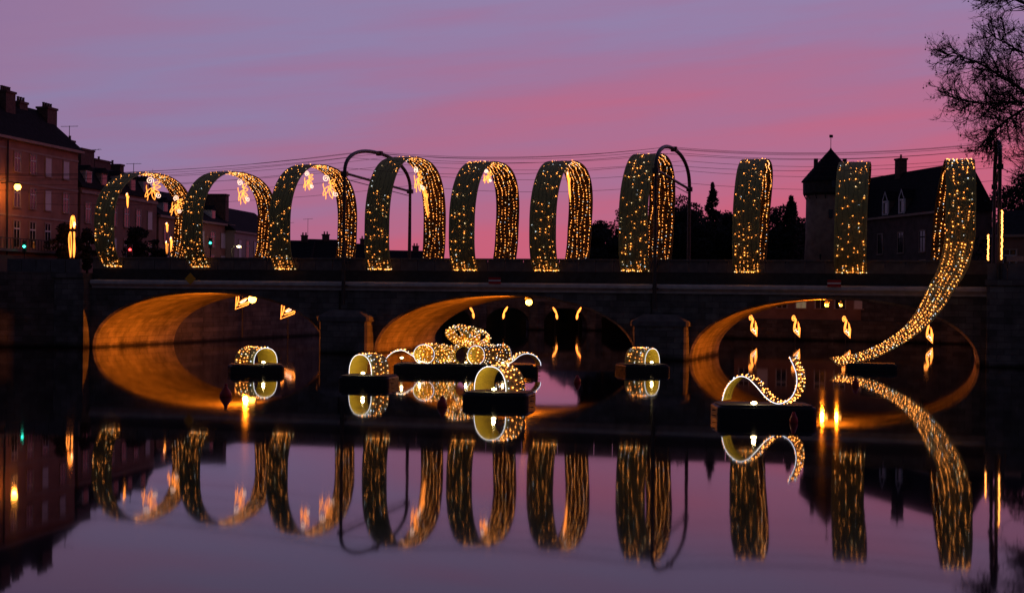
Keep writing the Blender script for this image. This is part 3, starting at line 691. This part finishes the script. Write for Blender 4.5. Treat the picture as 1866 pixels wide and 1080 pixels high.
def roof(o, x0, x1, y0, y1, ze, zr, h0=0.0, h1=0.0, ov=.35, mt='slate'):
    ym = (y0 + y1) / 2
    MB().add([(x0 - ov, y0 - ov, ze), (x1 + ov, y0 - ov, ze), (x1 + ov, y1 + ov, ze), (x0 - ov, y1 + ov, ze), (x0 + h0 - (ov if h0 == 0 else 0), ym, zr), (x1 - h1 + (ov if h1 == 0 else 0), ym, zr)],
             [(0, 1, 5, 4), (1, 2, 5), (2, 3, 4, 5), (3, 0, 4), (3, 2, 1, 0)]).build('roof', mt, o)
    MB().box(x0 - ov, x1 + ov, y0 - ov - .02, y0 - .001, ze - .22, ze - .002).build('eave_gutter', 'trim_stone', o)
def chimney(o, xa, xb, ya, yb, z0, z1, pots=4):
    c = MB().box(xa, xb, ya, yb, z0, z1); c.box(xa - .08, xb + .08, ya - .08, yb + .08, z1 + .001, z1 + .18); c = c.build('chimney', 'chimney_brick', o)
    for k in range(pots):
        f = (k + .5) / pots; p = (xa + (xb - xa) * f, (ya + yb) / 2) if xb - xa > yb - ya else ((xa + xb) / 2, ya + (yb - ya) * f)
        MB().lathe([(.12, z1 + .18), (.1, z1 + .5), (.13, z1 + .52), (.12, z1 + .58)], 8, (p[0], p[1], 0)).build('chimney_pot', 'chimney_brick', c)
def dormer(o, xw, y, z, w=1.1, h=1.3, d=1.6, mt='window_white', peak=.5, frame=False):
    q = MB().box(xw - w / 2, xw + w / 2, y, y + d, z, z + h).build('dormer', mt, o)
    MB().add([(xw - w / 2 - .1, y - .12, z + h), (xw + w / 2 + .1, y - .12, z + h), (xw, y - .12, z + h + peak), (xw - w / 2 - .1, y + d, z + h), (xw + w / 2 + .1, y + d, z + h), (xw, y + d, z + h + peak)],
             [(0, 1, 2), (5, 4, 3), (0, 2, 5, 3), (1, 4, 5, 2), (0, 3, 4, 1)]).build('dormer_roof', 'slate', q)
    if frame:
        fm = MB()
        for a in (-1, 1): fm.box(xw + a * w * .43 - .11, xw + a * w * .43 + .11, y - .14, y - .002, z, z + h)
        fm.box(xw - w * .35, xw + w * .35, y - .12, y - .002, z + h - .2, z + h - .01); fm.box(xw - w * .35, xw + w * .35, y - .12, y - .002, z + .0, z + .14)
        fm.add([(xw - w * .5, y - .16, z + h + .02), (xw - w * .5 + .22, y - .16, z + h + .02), (xw, y - .16, z + h + peak - .25), (xw + w * .5 - .22, y - .16, z + h + .02), (xw + w * .5, y - .16, z + h + .02), (xw, y - .16, z + h + peak)], [(0, 1, 2, 5), (2, 3, 4, 5)])
        fm.build('window_surround', 'window_white', q)
    MB().box(xw - w * .36, xw + w * .36, y - .03, y - .004, z + .12, z + h - .12).build('pane', 'glass_dark', q)
def antenna(loc, h, label, n=5):
    o = thing('roof_antenna', loc, R(random.uniform(-30, 30)), label, 'antenna')
    MB().tube([(0, 0, 0), (0, 0, h)], .03, 5).build('pole', 'metal_dark', o)
    MB().tube([(-.75, 0, h - .1), (.75, 0, h)], .02, 4).build('boom', 'metal_dark', o)
    for k in range(n): a = -.65 + 1.3 * k / (n - 1); MB().tube([(a, -.3, h - .05 + a * .06), (a, .3, h - .05 + a * .06)], .012, 4).build('rod', 'metal_dark', o)
def building(name, P0, P1, depth, ze, label, wall='render_pink', z0=5.4):
    P0 = Vector((*P0, 0)); P1 = Vector((*P1, 0)); d = P1 - P0; ln = d.length
    o = thing(name, (P0.x, P0.y, z0), math.atan2(d.y, d.x), label, 'building')
    MB().box(0, ln, 0, depth, 0, ze - z0).build('wall', wall, o)
    return o, ln
# corner house at the far left
B1, ln = building('town_house', (-43.0, 111.0), (-38.1, 138.6), 5, 16.3, 'tall pink brick town house with hipped slate roof at the far left')
zb = 16.3 - 5.4
roof(B1, 0, ln, 0, 5, zb, zb + 3.3, 0, 2.5, .4)
chimney(B1, 25.2, 27.0, 1.5, 2.5, zb + .8, zb + 3.4, 4); chimney(B1, 18.1, 19.7, 1.6, 2.6, zb + 1.5, zb + 3.9, 5); chimney(B1, 21.6, 23.0, 2.2, 2.8, zb + 2.8, zb + 3.45, 3)
for i, xw in enumerate((13.2, 17.0, 19.7, 22.4, 25.7)):
    for j, (zw, hh) in enumerate(((9.0, 1.5), (6.2, 1.6), (3.2, 2.1))):
        window(B1, xw, zw, 1.05, hh, shut=((i, j) in ((3, 0), (3, 1), (4, 0))), lit=False)
for zz in (zb - 1.0, 7.3, 4.6): MB().box(0, ln, -.06, -.001, zz, zz + .16).build('string_course', 'trim_stone', B1)
MB().tube([(15.2, -.15, zb - .3), (15.2, -.15, .1)], .08, 6).build('drain_pipe', 'metal_dark', B1)
MB().box(8, ln - 1.5, -.9, -.002, 1.75, 1.95).build('balcony', 'parapet_stone', B1)
for k in range(34): MB().box(8.2 + k * .52, 8.24 + k * .52, -.86, -.82, 1.951, 2.75).build('baluster', 'metal_dark', B1)
MB().box(8, ln - 1.5, -.9, -.78, 2.751, 2.82).build('balcony_rail', 'metal_dark', B1)
MB().box(9, ln - 2, -.5, -.003, .1, 1.45).build('shop_front', 'shop_dark', B1)
# mansard houses behind it
B2, ln = building('mansard_house', (-38.0, 139.2), (-35.2, 156.5), 9, 13.2, 'brown mansard house with dormers between the corner house and the leftmost hoop', 'render_brown')
zb = 13.2 - 5.4
MB().add([(0, -.2, zb), (ln, -.2, zb), (ln, 9.2, zb), (0, 9.2, zb), (0, 1.1, zb + 2.1), (ln, 1.1, zb + 2.1), (ln, 8, zb + 2.1), (0, 8, zb + 2.1), (0, 4.5, zb + 2.9), (ln, 4.5, zb + 2.9)],
         [(0, 1, 5, 4), (4, 5, 9, 8), (8, 9, 6, 7), (7, 6, 2, 3), (0, 4, 8, 7, 3), (1, 2, 6, 9, 5), (3, 2, 1, 0)]).build('roof', 'slate', B2)
for k in range(5): dormer(B2, 2.0 + k * 3.3, .15, zb + .2, 1.3, 1.4, 1.4, 'window_white' if k % 2 == 0 else 'trim_stone')
chimney(B2, .3, 1.3, 1.2, 3.6, zb + .8, zb + 4.0, 5); chimney(B2, 4.4, 7.2, 2, 3.2, zb + 1.5, zb + 3.7, 0); chimney(B2, 9.6, 13.2, 3.0, 4.6, zb + 1.5, zb + 3.2, 2); chimney(B2, 16.0, 16.9, 3.2, 5.2, zb + 1.0, zb + 3.2, 1)
MB().box(0, ln, -.14, -.001, zb - .5, zb - .25).build('string_course', 'trim_stone', B2)
for k in range(6):
    for zw in (5.6, 2.7): window(B2, 1.5 + k * 2.85, zw, 1.1, 1.7, shut=(k * 3 + int(zw)) % 4 == 0)
B3, ln = building('brick_house', (-35.1, 157.0), (-31.6, 178.0), 9, 11.7, 'lower pink house with pale windows seen through the leftmost hoop', 'render_pink')
zb = 11.7 - 5.4
roof(B3, 0, ln, 0, 9, zb, zb + 3.1, 0, 0, .3)
for k in range(4): dormer(B3, 3 + k * 4.6, .5, zb + .3, 1.2, 1.1, 2.0)
for k in range(6):
    for zw in (4.4, 1.9): window(B3, 2 + k * 3.3, zw, 1.4, 1.6, shut=k % 2 == 1)
chimney(B3, 6, 7.4, 4, 5, zb + 2.2, zb + 4.0, 2)
# gabled house seen through the second hoop
B4, ln = building('gabled_house', (-30.9, 176.0), (-28.4, 196.0), 7.5, 11.0, 'gabled house with a massive chimney seen through the second hoop', 'render_pale')
zb = 11.0 - 5.4
roof(B4, 0, ln, 0, 7.5, zb, zb + 3.0, 0, 0, .2)
MB().add([(0, 0, zb), (0, 7.5, zb), (0, 3.75, zb + 2.95), (.3, 0, zb), (.3, 7.5, zb), (.3, 3.75, zb + 2.95)], [(0, 2, 1), (3, 4, 5), (0, 3, 5, 2), (1, 2, 5, 4), (0, 1, 4, 3)]).build('gable', 'render_pale', B4)
chimney(B4, .4, 1.6, 1.2, 4.4, zb + .5, zb + 3.9, 0)
for k in range(6): window(B4, 2 + k * 3.0, 3.6, 1.1, 2.0, shut=k % 3 != 1); window(B4, 2 + k * 3.0, 1.2, 1.1, 1.6)
# far roofs low over the parapet
far_l = [((-34, 232), (-29.8, 232), 9.0, 12.0, 'far low house with antennas seen through the third hoop'), ((-29.6, 234), (-25.2, 236), 9.0, 12.3, 'far slate roofed house right of the antennas in the third hoop'),
         ((-25, 240), (-20, 242), 9.2, 11.9, 'far dark house just right of the third hoop'), ((-19.6, 250), (-12, 252), 8.8, 11.2, 'far dark house low behind the fourth hoop')]
for a, b, ze, zr, lb in far_l:
    o, ln = building('far_house', a, b, 8, ze, lb, 'render_brown'); roof(o, 0, ln, 0, 8, ze - 5.4, zr - 5.4, 0, 0, .3)
    for k in range(3): window(o, ln * (k + .5) / 3, 2.2, .9, 1.3)
    chimney(o, ln * .6, ln * .6 + .9, 3.6, 4.4, zr - 6.2, zr - 4.8, 2)
for q, h, lb in (((-39.7, 141.5, 15.6), 3.2, 'roof antenna right of the corner house chimney'), ((-39.2, 148, 15.6), 1.7, 'small antenna on the mansard roof'), ((-37.4, 156, 14.6), 2.1, 'thin antenna at the end of the mansard roof'),
                 ((-33.2, 235, 11.4), 3.2, 'left antenna on the far roof in the third hoop'), ((-30.4, 235, 11.4), 3.8, 'tall antenna on the far roof in the third hoop'), ((-21, 244, 11.4), 3.2, 'antenna on the far roof between the third and fourth hoops')):
    antenna(q, h, lb)

# castle on the right: round tower with pointed roof and the long house beside it
T = thing('castle_tower', (34.55, 172.5, 5.4), 0, 'round stone tower with overhanging timber gallery and pointed slate roof', 'tower')
MB().lathe([(2.85, -.2), (2.65, 5), (2.6, 10.3)], 24).build('wall', 'tuffeau', T, smooth=True)
MB().lathe([(2.62, 9.9), (2.95, 10.15), (2.97, 11.55)], 24).build('timber_gallery', 'timber_dark', T)
for k in range(16):
    a = 2 * math.pi * k / 16; MB().tube([(2.6 * math.cos(a), 2.6 * math.sin(a), 9.5), (2.93 * math.cos(a), 2.93 * math.sin(a), 10.12)], .06, 4).build('bracket', 'timber_dark', T)
rf = MB().lathe([(3.2, 11.4), (3.0, 11.65), (1.5, 13.4), (.14, 14.95), (.02, 15.2)], 14).build('roof', 'slate', T)
MB().tube([(0, 0, 15.0), (0, 0, 16.6)], .035, 5).build('finial', 'metal_dark', rf); MB().box(-.18, .22, -.02, .02, 16.25, 16.55).build('weather_vane', 'metal_dark', rf)
for a, zz in ((-100, 7.4), (-80, 4.2), (-120, 2.6), (-95, 10.6)):
    q = R(a); r_ = 2.63 if zz < 10 else 2.97
    MB().box(r_ * math.cos(q) - .22, r_ * math.cos(q) + .22, r_ * math.sin(q) - .06, r_ * math.sin(q) + .1, zz, zz + .9).build('window', 'glass_dark', T)
for xx, yy in ((-1.5, .6), (1.6, .4)): MB().box(xx - .2, xx + .2, yy - .2, yy + .2, 12.2, 14.0).build('chimney', 'chimney_brick', T)
K, ln = building('castle_house', (35.5, 176.0), (40.8, 150.0), 5.0, 12.6, 'long stone castle house with steep slate roof and two pale dormers', 'castle_stone')
zb = 12.6 - 5.4
roof(K, 0, ln, 0, 5.0, zb, zb + 4.7, 0, 0, .3)
for xe in (0, ln): MB().add([(xe - .15, 0, zb), (xe - .15, 5, zb), (xe - .15, 2.5, zb + 4.6), (xe + .15, 0, zb), (xe + .15, 5, zb), (xe + .15, 2.5, zb + 4.6)], [(0, 2, 1), (3, 4, 5), (0, 3, 5, 2), (1, 2, 5, 4), (0, 1, 4, 3)]).build('gable', 'castle_stone', K)
for xw in (14.1, 17.9): dormer(K, xw, -.1, zb + .1, 1.35, 1.5, 1.8, 'castle_stone', 1.0, True)
for k in range(5): window(K, 3 + k * 4.8, 4.4, 1.2, 2.0, bars='timber_dark'); window(K, 3 + k * 4.8, 1.6, 1.2, 1.8, bars='timber_dark')
chimney(K, 11.3, 12.5, 2.1, 2.9, zb + 4.0, zb + 6.0, 1)
Hs, ln = building('quay_house', (38.7, 128), (50, 120), 9, 9.4, 'low dark house behind the right end of the bridge', 'render_brown'); roof(Hs, 0, ln, 0, 9, 4.0, 6.2, 0, 0, .3); chimney(Hs, 3, 4, 4, 5, 5.4, 6.9, 2)
for k in range(4): window(Hs, 1.5 + k * 3, 2.0, 1.1, 1.5)
Hg, ln = building('riverside_house', (23.0, 163.5), (39.5, 153.3), 3, 7.2, 'low riverside building with dim windows seen under the right arch', 'render_brown', 2.0)
for k in range(9): window(Hg, 1.1 + k * 2.05, 2.0, 1.15, 1.7, lit=k in (3, 8), shut=k in (1, 6))
MB().box(-.2, ln + .2, -.2, 3.2, 5.201, 5.45).build('roof', 'slate', Hg)
# dark old bridge closing the view under the middle arch
OB = thing('old_stone_bridge', (0, 192, 0), R(3), 'dark low old bridge farther up the river, seen under the middle arch', 'bridge')
MB().box(-26, 26, 0, 5, 2.6, 4.9).build('deck', 'wall_stone', OB); MB().box(-26, 26, -.15, 0, 4.7, 5.0).build('cornice', 'parapet_stone', OB)
for k in range(8): MB().prism([(-25 + k * 7 - .9, -.6), (-25 + k * 7, -1.6), (-25 + k * 7 + .9, -.6), (-25 + k * 7 + .9, 5.6), (-25 + k * 7 - .9, 5.6)], -1, 3.4).build('pier', 'wall_stone', OB)
for k in range(7):
    am = MB(); c = -21.5 + k * 7
    for i in range(12):
        a0, a1 = math.pi * i / 12, math.pi * (i + 1) / 12
        p, q = (c - 2.6 * math.cos(a0), .8 + 1.9 * math.sin(a0)), (c - 2.6 * math.cos(a1), .8 + 1.9 * math.sin(a1))
        am.add([(p[0], .02, p[1]), (q[0], .02, q[1]), (q[0], .02, 2.75), (p[0], .02, 2.75), (p[0], 4.98, p[1]), (q[0], 4.98, q[1])], [(0, 1, 2, 3), (0, 4, 5, 1)])
    am.build('arch', 'wall_stone', OB)

# ------------------------------------------------------------ motifs beyond the bridge (on posts)
def post_motif(design, X, Y, zc, sx, sz, label, zbase, group, mirror=1):
    def post(o):
        MB().tube([(0, .12, zbase - zc), (0, .12, sz + .15)], .04, 6).build('post', 'metal_dark', o); MB().tube([(0, .12, sz * .6), (0, 0, sz * .6)], .03, 4).build('arm', 'metal_dark', o)
    return motif('post_motif', design, ((X, Y, zc), (mirror, 0, 0), (0, 0, 1)), sx, sz, label, r=.05, group=group, extra=post)
G1 = 'glowing motifs along the quays'
post_motif(d_heart, -21.7, 127.5, 3.35, .58, .62, 'heart shaped motif right below the bright lamp under the left arch', .5, G1)
post_motif(d_heart, -18.3, 129.5, 2.65, .62, .68, 'heart shaped motif at the right side of the left arch', -.3, G1)
for xx, lb in ((1372, 'swan neck motif farthest left under the right arch'), (1450, 'second swan neck motif from the left under the right arch'), (1542, 'third swan neck motif under the right arch'), (1692, 'swan neck motif partly hidden by the tail of lights')):
    Y = 146.0 - (xx - 1372) * .012; post_motif(d_swan, (xx - 933) / 2886 * Y, Y, 1.55 if xx < 1600 else 1.2, .52, .98, lb, -.4, G1)
for xx, mi, lb in ((860, 1, 'slim flame motif farthest left under the middle arch'), (921, -1, 'second slim flame motif under the middle arch'), (1012, 1, 'faint third slim flame motif under the middle arch'), (1055, -1, 'slim flame motif farthest right under the middle arch')):
    post_motif(d_flame, (xx - 933) / 2886 * 180, 180, 2.15, .75, .68, lb, -.4, G1, mi)
post_motif(d_tall, -36.0, 129.5, 8.55, .42, 1.75, 'tall double bow motif on a post left of the leftmost hoop', 5.4, G1)
for j, (xx, yy, sz_, lb) in enumerate(((303, 415, .45, 'upper small motif low behind the right leg of the leftmost hoop'), (303, 452, .65, 'lower small motif low behind the right leg of the leftmost hoop'), (311, 448, .85, 'tallest of the small motifs behind the right leg of the leftmost hoop'))):
    Y = 141 + j; post_motif(d_slim, (xx - 933) / 2886 * Y, Y, 4 + (534 - yy) / 2886 * Y, .3, sz_, lb, 5.4, G1)

# ------------------------------------------------------------ street lamps and signals
o = thing('wall_lamp', (-39.05, 124.8, 12.2), 0, 'orange street lamp on the front of the corner house at far left', 'lamp')
MB().lathe([(.001, -.28), (.2, -.2), (.28, 0), (.2, .18), (.001, .25)], 12).build('bulb', 'sodium_bulb', o, smooth=True)
MB().lathe([(.34, .2), (.28, .32), (.05, .4)], 12).build('shade', 'metal_dark', o); MB().tube([(0, 0, .28), (-.5, 0, .4), (-1.35, .1, .3)], .04, 6).build('arm', 'metal_dark', o)
light('lamp_light', o, (0, 0, -.25), 260, (1, .28, .03), .2)
o = thing('street_lamp', (-29.0, 167.0, 5.4), 0, 'small yellow street lamp in front of the gabled house', 'lamp')
MB().tube([(-.6, 0, 0), (-.6, 0, 3.3), (-.3, 0, 3.65), (.1, 0, 3.7)], .05, 6).build('pole', 'metal_dark', o)
MB().lathe([(.001, -.12), (.22, -.05), (.22, .04), (.001, .1)], 12, (.15, 0, 3.55)).build('lamp_head', 'flood_bulb', o)
light('lamp_light', o, (.15, -.1, 3.3), 60, (1, .7, .35), .15)
def signal(loc, col, lb):
    o = thing('traffic_light', loc, 0, lb, 'traffic light')
    MB().tube([(0, .05, 0), (0, .05, 2.2)], .05, 6).build('pole', 'metal_dark', o); MB().box(-.17, .17, -.12, .0, 2.0, 2.9).build('housing', 'metal_dark', o)
    nm = 'signal_' + lb.split()[0]; mat(nm, col, .5, 0, emit=col, estr=14)
    MB().lathe([(.001, -.1), (.11, -.03), (.11, .03), (.001, .1)], 10, (0, -.16, 2.45)).build('lens', nm, o)
    for zz in (2.2, 2.72): MB().lathe([(.08, -.02), (.08, .02)], 10, (0, -.13, zz)).build('lens', 'glass_dark', o)
signal((-31.0, 128.5, 5.0), (1, .03, .03), 'red traffic light glowing in front of the leftmost hoop opening')
signal((-38.8, 126.0, 5.1), (.03, .7, .45), 'green traffic light below the corner house, far left')
signal((-28.6, 150.0, 6.3), (.03, .6, .45), 'faint green traffic light left of the gabled house')
o = thing('small_board', BW(32.6, 1.0, 5.4), -TH, 'small pale reddish board at the right end of the parapet', 'sign')
MB().box(-.5, .5, -.03, .03, 1.1, 1.45).build('board', 'render_pale', o)
for dx in (-.4, .4): MB().tube([(dx, .05, -.2), (dx, .05, 1.1)], .02, 5).build('leg', 'metal_dark', o)

# ------------------------------------------------------------ trees
def crown_leaves(blobs, n, size, rng):
    b = MB()
    for i in range(n):
        cx, cy, cz, rx, ry, rz = rng.choice(blobs)
        while True:
            q = Vector((rng.uniform(-1, 1), rng.uniform(-1, 1), rng.uniform(-1, 1)))
            if q.length <= 1: break
        q = q.normalized() * (q.length ** .55) * rng.uniform(.9, 1.1)
        p = Vector((cx + q.x * rx, cy + q.y * ry, cz + q.z * rz))
        d = Vector((rng.gauss(0, 1), rng.gauss(0, 1), rng.gauss(0, 1))).normalized(); e_ = d.orthogonal().normalized() * size * rng.uniform(.3, .6); d = d * size * rng.uniform(.6, 1.3)
        b.add([p - d, p + e_, p + d, p - e_], [(0, 1, 2, 3)])
    return b
def leafy(X, Y, z0, H, Rr, label, seed, leaf_mt='leaf_dark', n=2600, size=.24, group='trees on the right bank', conif=False):
    rng = random.Random(seed); o = thing('conifer' if conif else 'tree', (X, Y, z0), 0, label, 'tree', group)
    MB().tube([(0, 0, -.3), (.05, 0, H * .4), (.0, .05, H * .8)], [.03 * H, .02 * H, .008 * H], 7).build('trunk', 'bark', o)
    bl = []; n = int(n * 1.7)
    if conif:
        for k in range(14):
            f = k / 13; r_ = Rr * (1 - f) ** .8 + .18
            for j in range(4): a = rng.uniform(0, 6.28); bl.append((math.cos(a) * r_ * .5, math.sin(a) * r_ * .5, H * (.12 + .86 * f), r_ * .6, r_ * .6, H * .05))
    else:
        for k in range(22):
            a = rng.uniform(0, 6.28); rr_ = Rr * rng.uniform(.1, .85); zz = H * rng.uniform(.15, .9)
            s_ = Rr * rng.uniform(.25, .5); rr_ *= 1.15 - max(0, zz / H - .55) * 1.9
            bl.append((math.cos(a) * rr_, math.sin(a) * rr_, zz, s_, s_, s_ * .8))
        lm = MB()
        for q in bl[:9]: lm.tube([(0, 0, H * .35), (q[0] * .5, q[1] * .5, q[2] * .8), (q[0], q[1], q[2])], [.014 * H, .008 * H, .003 * H], 5)
        lm.build('limbs', 'bark', o)
    crown_leaves(bl, n, size, rng).build('crown', leaf_mt, o)
    return o
def bare(X, Y, z0, H, Rr, label, seed, group='trees on the right bank'):
    rng = random.Random(seed); o = thing('bare_tree', (X, Y, z0), 0, label, 'tree', group)
    b = MB(); tw = MB()
    def grow(p, d, l, r_, lev):
        q = p + d * l; mid = p + d * l * .5 + Vector((rng.gauss(0, .05), rng.gauss(0, .05), rng.gauss(0, .04))) * l
        (b if lev < 3 else tw).tube([p, mid, q], [r_, r_ * .8, r_ * .6], 5 if lev < 3 else 3)
        if lev >= 6: return
        for k in range(3 if lev < 5 else 4):
            nd = (d + Vector((rng.gauss(0, .5), rng.gauss(0, .5), rng.gauss(.08, .4)))).normalized()
            grow(p + d * l * rng.uniform(.6, 1), nd, l * rng.uniform(.62, .85), r_ * .62, lev + 1)
    grow(Vector((0, 0, -.2)), Vector((0, 0, 1)), H * .3, .025 * H, 1)
    b.build('trunk', 'bark', o); tw.build('crown', 'bark', o); return o
def tx(px_, Y): return (px_ - 933) / 2886 * Y
TR = [(1085, 215, 9, 2.0, 'd', 'lowest dark tree at the left end of the tree belt, right of the sixth hoop'), (1118, 205, 9.6, 1.5, 'b', 'fuzzy tree left of the seventh hoop, behind the lowest one'), (1150, 205, 10.5, 2.8, 'd', 'broad dark tree mostly behind the seventh hoop'),
      (1232, 200, 11.6, 3.2, 'd', 'dark rounded tree just right of the second curved mast'), (1262, 208, 12.6, 3, 'b', 'tall bare tree behind the second curved mast'), (1297, 195, 12.2, 2.3, 'c', 'tall pointed conifer between the curved mast and the eighth hoop'),
      (1335, 205, 12.2, 2.4, 'b', 'bare tree just left of the eighth hoop'), (1325, 200, 9.6, 2.4, 'd', 'low dark tree under the bare one left of the eighth hoop'), (1375, 196, 9.4, 2.4, 'd', 'dark tree behind the eighth hoop'),
      (1415, 190, 9.8, 2.5, 'd', 'dark rounded tree right of the eighth hoop'), (1440, 186, 10.2, 2.6, 'c', 'bushy conifer left of the tower'), (1462, 200, 11.5, 2.0, 'b', 'bare tree peeping out beside the tower'), (1275, 190, 8.2, 2.4, 'd', 'low dark tree at the foot of the pointed conifer'),
      (1100, 196, 7.2, 2.2, 'd', 'low dark tree in front of the fuzzy one, left of the seventh hoop'), (1250, 193, 9.6, 2.4, 'd', 'dense dark tree between the curved mast and the pointed conifer'), (1345, 193, 8.8, 2.4, 'd', 'dense dark tree immediately left of the eighth hoop'),
      (1392, 205, 10.6, 2.2, 'b', 'bare tree rising just right of the eighth hoop'), (1215, 210, 12.0, 2.2, 'b', 'bare tree between the seventh hoop and the curved mast'), (1455, 194, 8.8, 2.0, 'd', 'low dark tree at the foot of the tower'),
      (1195, 198, 8.6, 2.4, 'd', 'low dark tree right behind the seventh hoop leg')]
for i, (px_, Y, H, Rr, kd, lb) in enumerate(TR):
    if kd == 'b': bare(tx(px_, Y), Y, 5.2, H * 1.02, Rr, lb, 50 + i)
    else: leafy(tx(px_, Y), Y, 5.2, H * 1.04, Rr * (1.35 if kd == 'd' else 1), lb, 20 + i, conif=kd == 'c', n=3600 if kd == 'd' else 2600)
for i, (px_, Y, H, Rr, lb) in enumerate(((120, 131, 4.4, 1.3, 'dark street shrub under the corner house, left of the tall bow motif'), (158, 133, 4.2, 1.0, 'dark street shrub right of the tall bow motif'), (248, 141, 4.6, 1.3, 'dark rounded street tree seen through the leftmost hoop'), (287, 146, 3.9, 1.0, 'smaller dark street tree beside the right leg of the leftmost hoop'))):
    leafy(tx(px_, Y), Y, 5.3, H, Rr, lb, 80 + i, n=1500, size=.16, group='street trees on the left bank')
leafy(45.5, 140, 5.4, 10, 4, 'dark tree at the right edge behind the end mast', 91, n=3000, group='trees on the right bank')
leafy(48.5, 145, 5.4, 7.0, 2.4, 'dark tree between the castle house and the end mast', 92, n=2000)
# wooded slope behind the trees
hp = [(960, 525), (1000, 508), (1040, 484), (1068, 466), (1100, 446), (1125, 436), (1160, 428), (1215, 424), (1255, 412), (1290, 408), (1330, 416), (1375, 420), (1420, 412), (1460, 408), (1500, 420), (1600, 430), (1800, 440), (2000, 450)]
hb = MB(); hr = random.Random(4); fine = []
for (a, ya), (b_, yb) in zip(hp, hp[1:]):
    for k in range(8): fine.append((a + (b_ - a) * k / 8, ya + (yb - ya) * k / 8 + hr.uniform(-4, 4)))
hv = []
for a, ya in fine:
    X = tx(a, 218); hv += [(X, 200, 5.0), (X, 218 + hr.uniform(-2, 2), 4 + (545 - ya) / 2886 * 218), (X * 1.25, 300, 5.0)]
hb.add(hv, [(i * 3 + j, i * 3 + 3 + j, i * 3 + 4 + j, i * 3 + 1 + j) for i in range(len(fine) - 1) for j in (0, 1)])
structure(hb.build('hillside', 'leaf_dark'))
# wooded far bank, one mass
rng = random.Random(3)
bl = [(rng.uniform(-140, 170), rng.uniform(345, 420), rng.uniform(3, 6.5), 7, 7, rng.uniform(2.5, 4.5)) for _ in range(120)]
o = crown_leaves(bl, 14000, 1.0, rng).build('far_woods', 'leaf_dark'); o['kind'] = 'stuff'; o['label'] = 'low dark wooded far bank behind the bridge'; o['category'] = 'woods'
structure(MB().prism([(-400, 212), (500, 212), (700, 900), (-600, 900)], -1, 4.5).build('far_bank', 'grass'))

# big bare plane tree, upper right, trunk outside the frame
rng = random.Random(12)
pt = thing('plane_tree', (37.9, 95.0, 5.6), 0, 'large bare plane tree with hanging seed balls reaching in from the upper right', 'tree')
tb, tw, sb = MB(), MB(), MB()
def limb(pts, r0, r1): 
    sm_ = smooth(pts, 6); n_ = len(sm_); tb.tube(sm_, [r0 + (r1 - r0) * i / (n_ - 1) for i in range(n_)], 7); return sm_
def twig(p, d, l, r_, lev):
    n_ = 4; q = p.copy(); pts = [q.copy()]; dd = d.copy()
    for k in range(n_):
        dd = (dd + Vector((rng.gauss(0, .16), rng.gauss(0, .2), rng.gauss(.03 if lev > 1 else -.02, .16)))).normalized(); q = q + dd * l / n_; pts.append(q.copy())
    tw.tube(pts, [r_ * (1 - .16 * k) for k in range(n_ + 1)], 3 if lev > 1 else 4)
    if lev >= 4:
        if rng.random() < .055:
            e_ = q + Vector((0, 0, -.22)); tw.tube([q, e_], .006, 3); sb.octa(e_, .06)
        return
    for k in range(4 if lev < 3 else 3):
        nd = (dd + Vector((rng.gauss(0, .55), rng.gauss(0, .55), rng.gauss(.12, .5)))).normalized()
        twig(pts[rng.randint(1, n_)], nd, l * rng.uniform(.5, .75), r_ * .62, lev + 1)
tb.tube([(0, 0, -.4), (.1, 0, 4), (-.1, 0, 8.5), (-.3, 0, 14), (-.2, 0, 19)], [.55, .45, .38, .26, .1], 10)
LB = [([(-.2, 0, 9.0), (-3.5, -.4, 10.2), (-6.4, -.3, 10.5), (-8.2, 0, 11.6), (-10.2, .2, 12.8), (-12.0, .1, 13.2)], .2, .02),
      ([(-.2, 0, 8.4), (-3.5, .5, 9.7), (-6.2, .6, 10.3), (-7.8, .6, 9.6), (-8.7, .4, 8.9), (-9.3, .5, 8.3)], .17, .015),
      ([(-.3, 0, 12.5), (-3.5, -.5, 14.2), (-6.0, -.6, 15.5), (-8.4, -.4, 16.6), (-9.6, -.2, 17.3)], .18, .02),
      ([(-.2, 0, 8.0), (-3.4, -1, 8.4), (-6.0, -1.4, 7.8), (-7.0, -1.5, 6.4), (-7.2, -1.6, 5.6)], .13, .012),
      ([(-6.2, .6, 10.3), (-7.5, .2, 10.4), (-9.5, .2, 10.3), (-11.4, .2, 10.6)], .08, .012),
      ([(-.3, 0, 13.5), (-3.0, .8, 15.8), (-5.2, 1.2, 18.2), (-6.5, 1.3, 20.0)], .14, .02), ([(-.3, 0, 11), (-3.5, 1, 12.2), (-6.5, 1.5, 13.4), (-8.8, 1.6, 14.6)], .14, .015),
      ([(-.1, 0, 10), (3, 1, 12.5), (6, 1.5, 14), (8, 2, 17)], .2, .02), ([(-.1, 0, 12), (2, -1, 15), (4, -1.5, 18)], .15, .02)]
for pts, r0, r1 in LB:
    sm_ = limb(pts, r0, r1); n_ = len(sm_)
    for i in range(6, n_):
        if sm_[i].x > 3: continue
        for rep in range(3):
            if rng.random() < .95:
                dd = (sm_[i] - sm_[i - 1]).normalized(); nd = (dd * .6 + Vector((rng.gauss(-.1, .5), rng.gauss(0, .6), rng.gauss(.1, .6)))).normalized()
                twig(sm_[i], nd, rng.uniform(.8, 1.4) * (1.3 if i < n_ * .7 else 1.0), .04, 1)
tb.build('trunk', 'bark', pt); q = tw.build('crown', 'bark', pt); sb = sb.build('seed_balls', 'bark', pt); sb['kind'] = 'stuff'
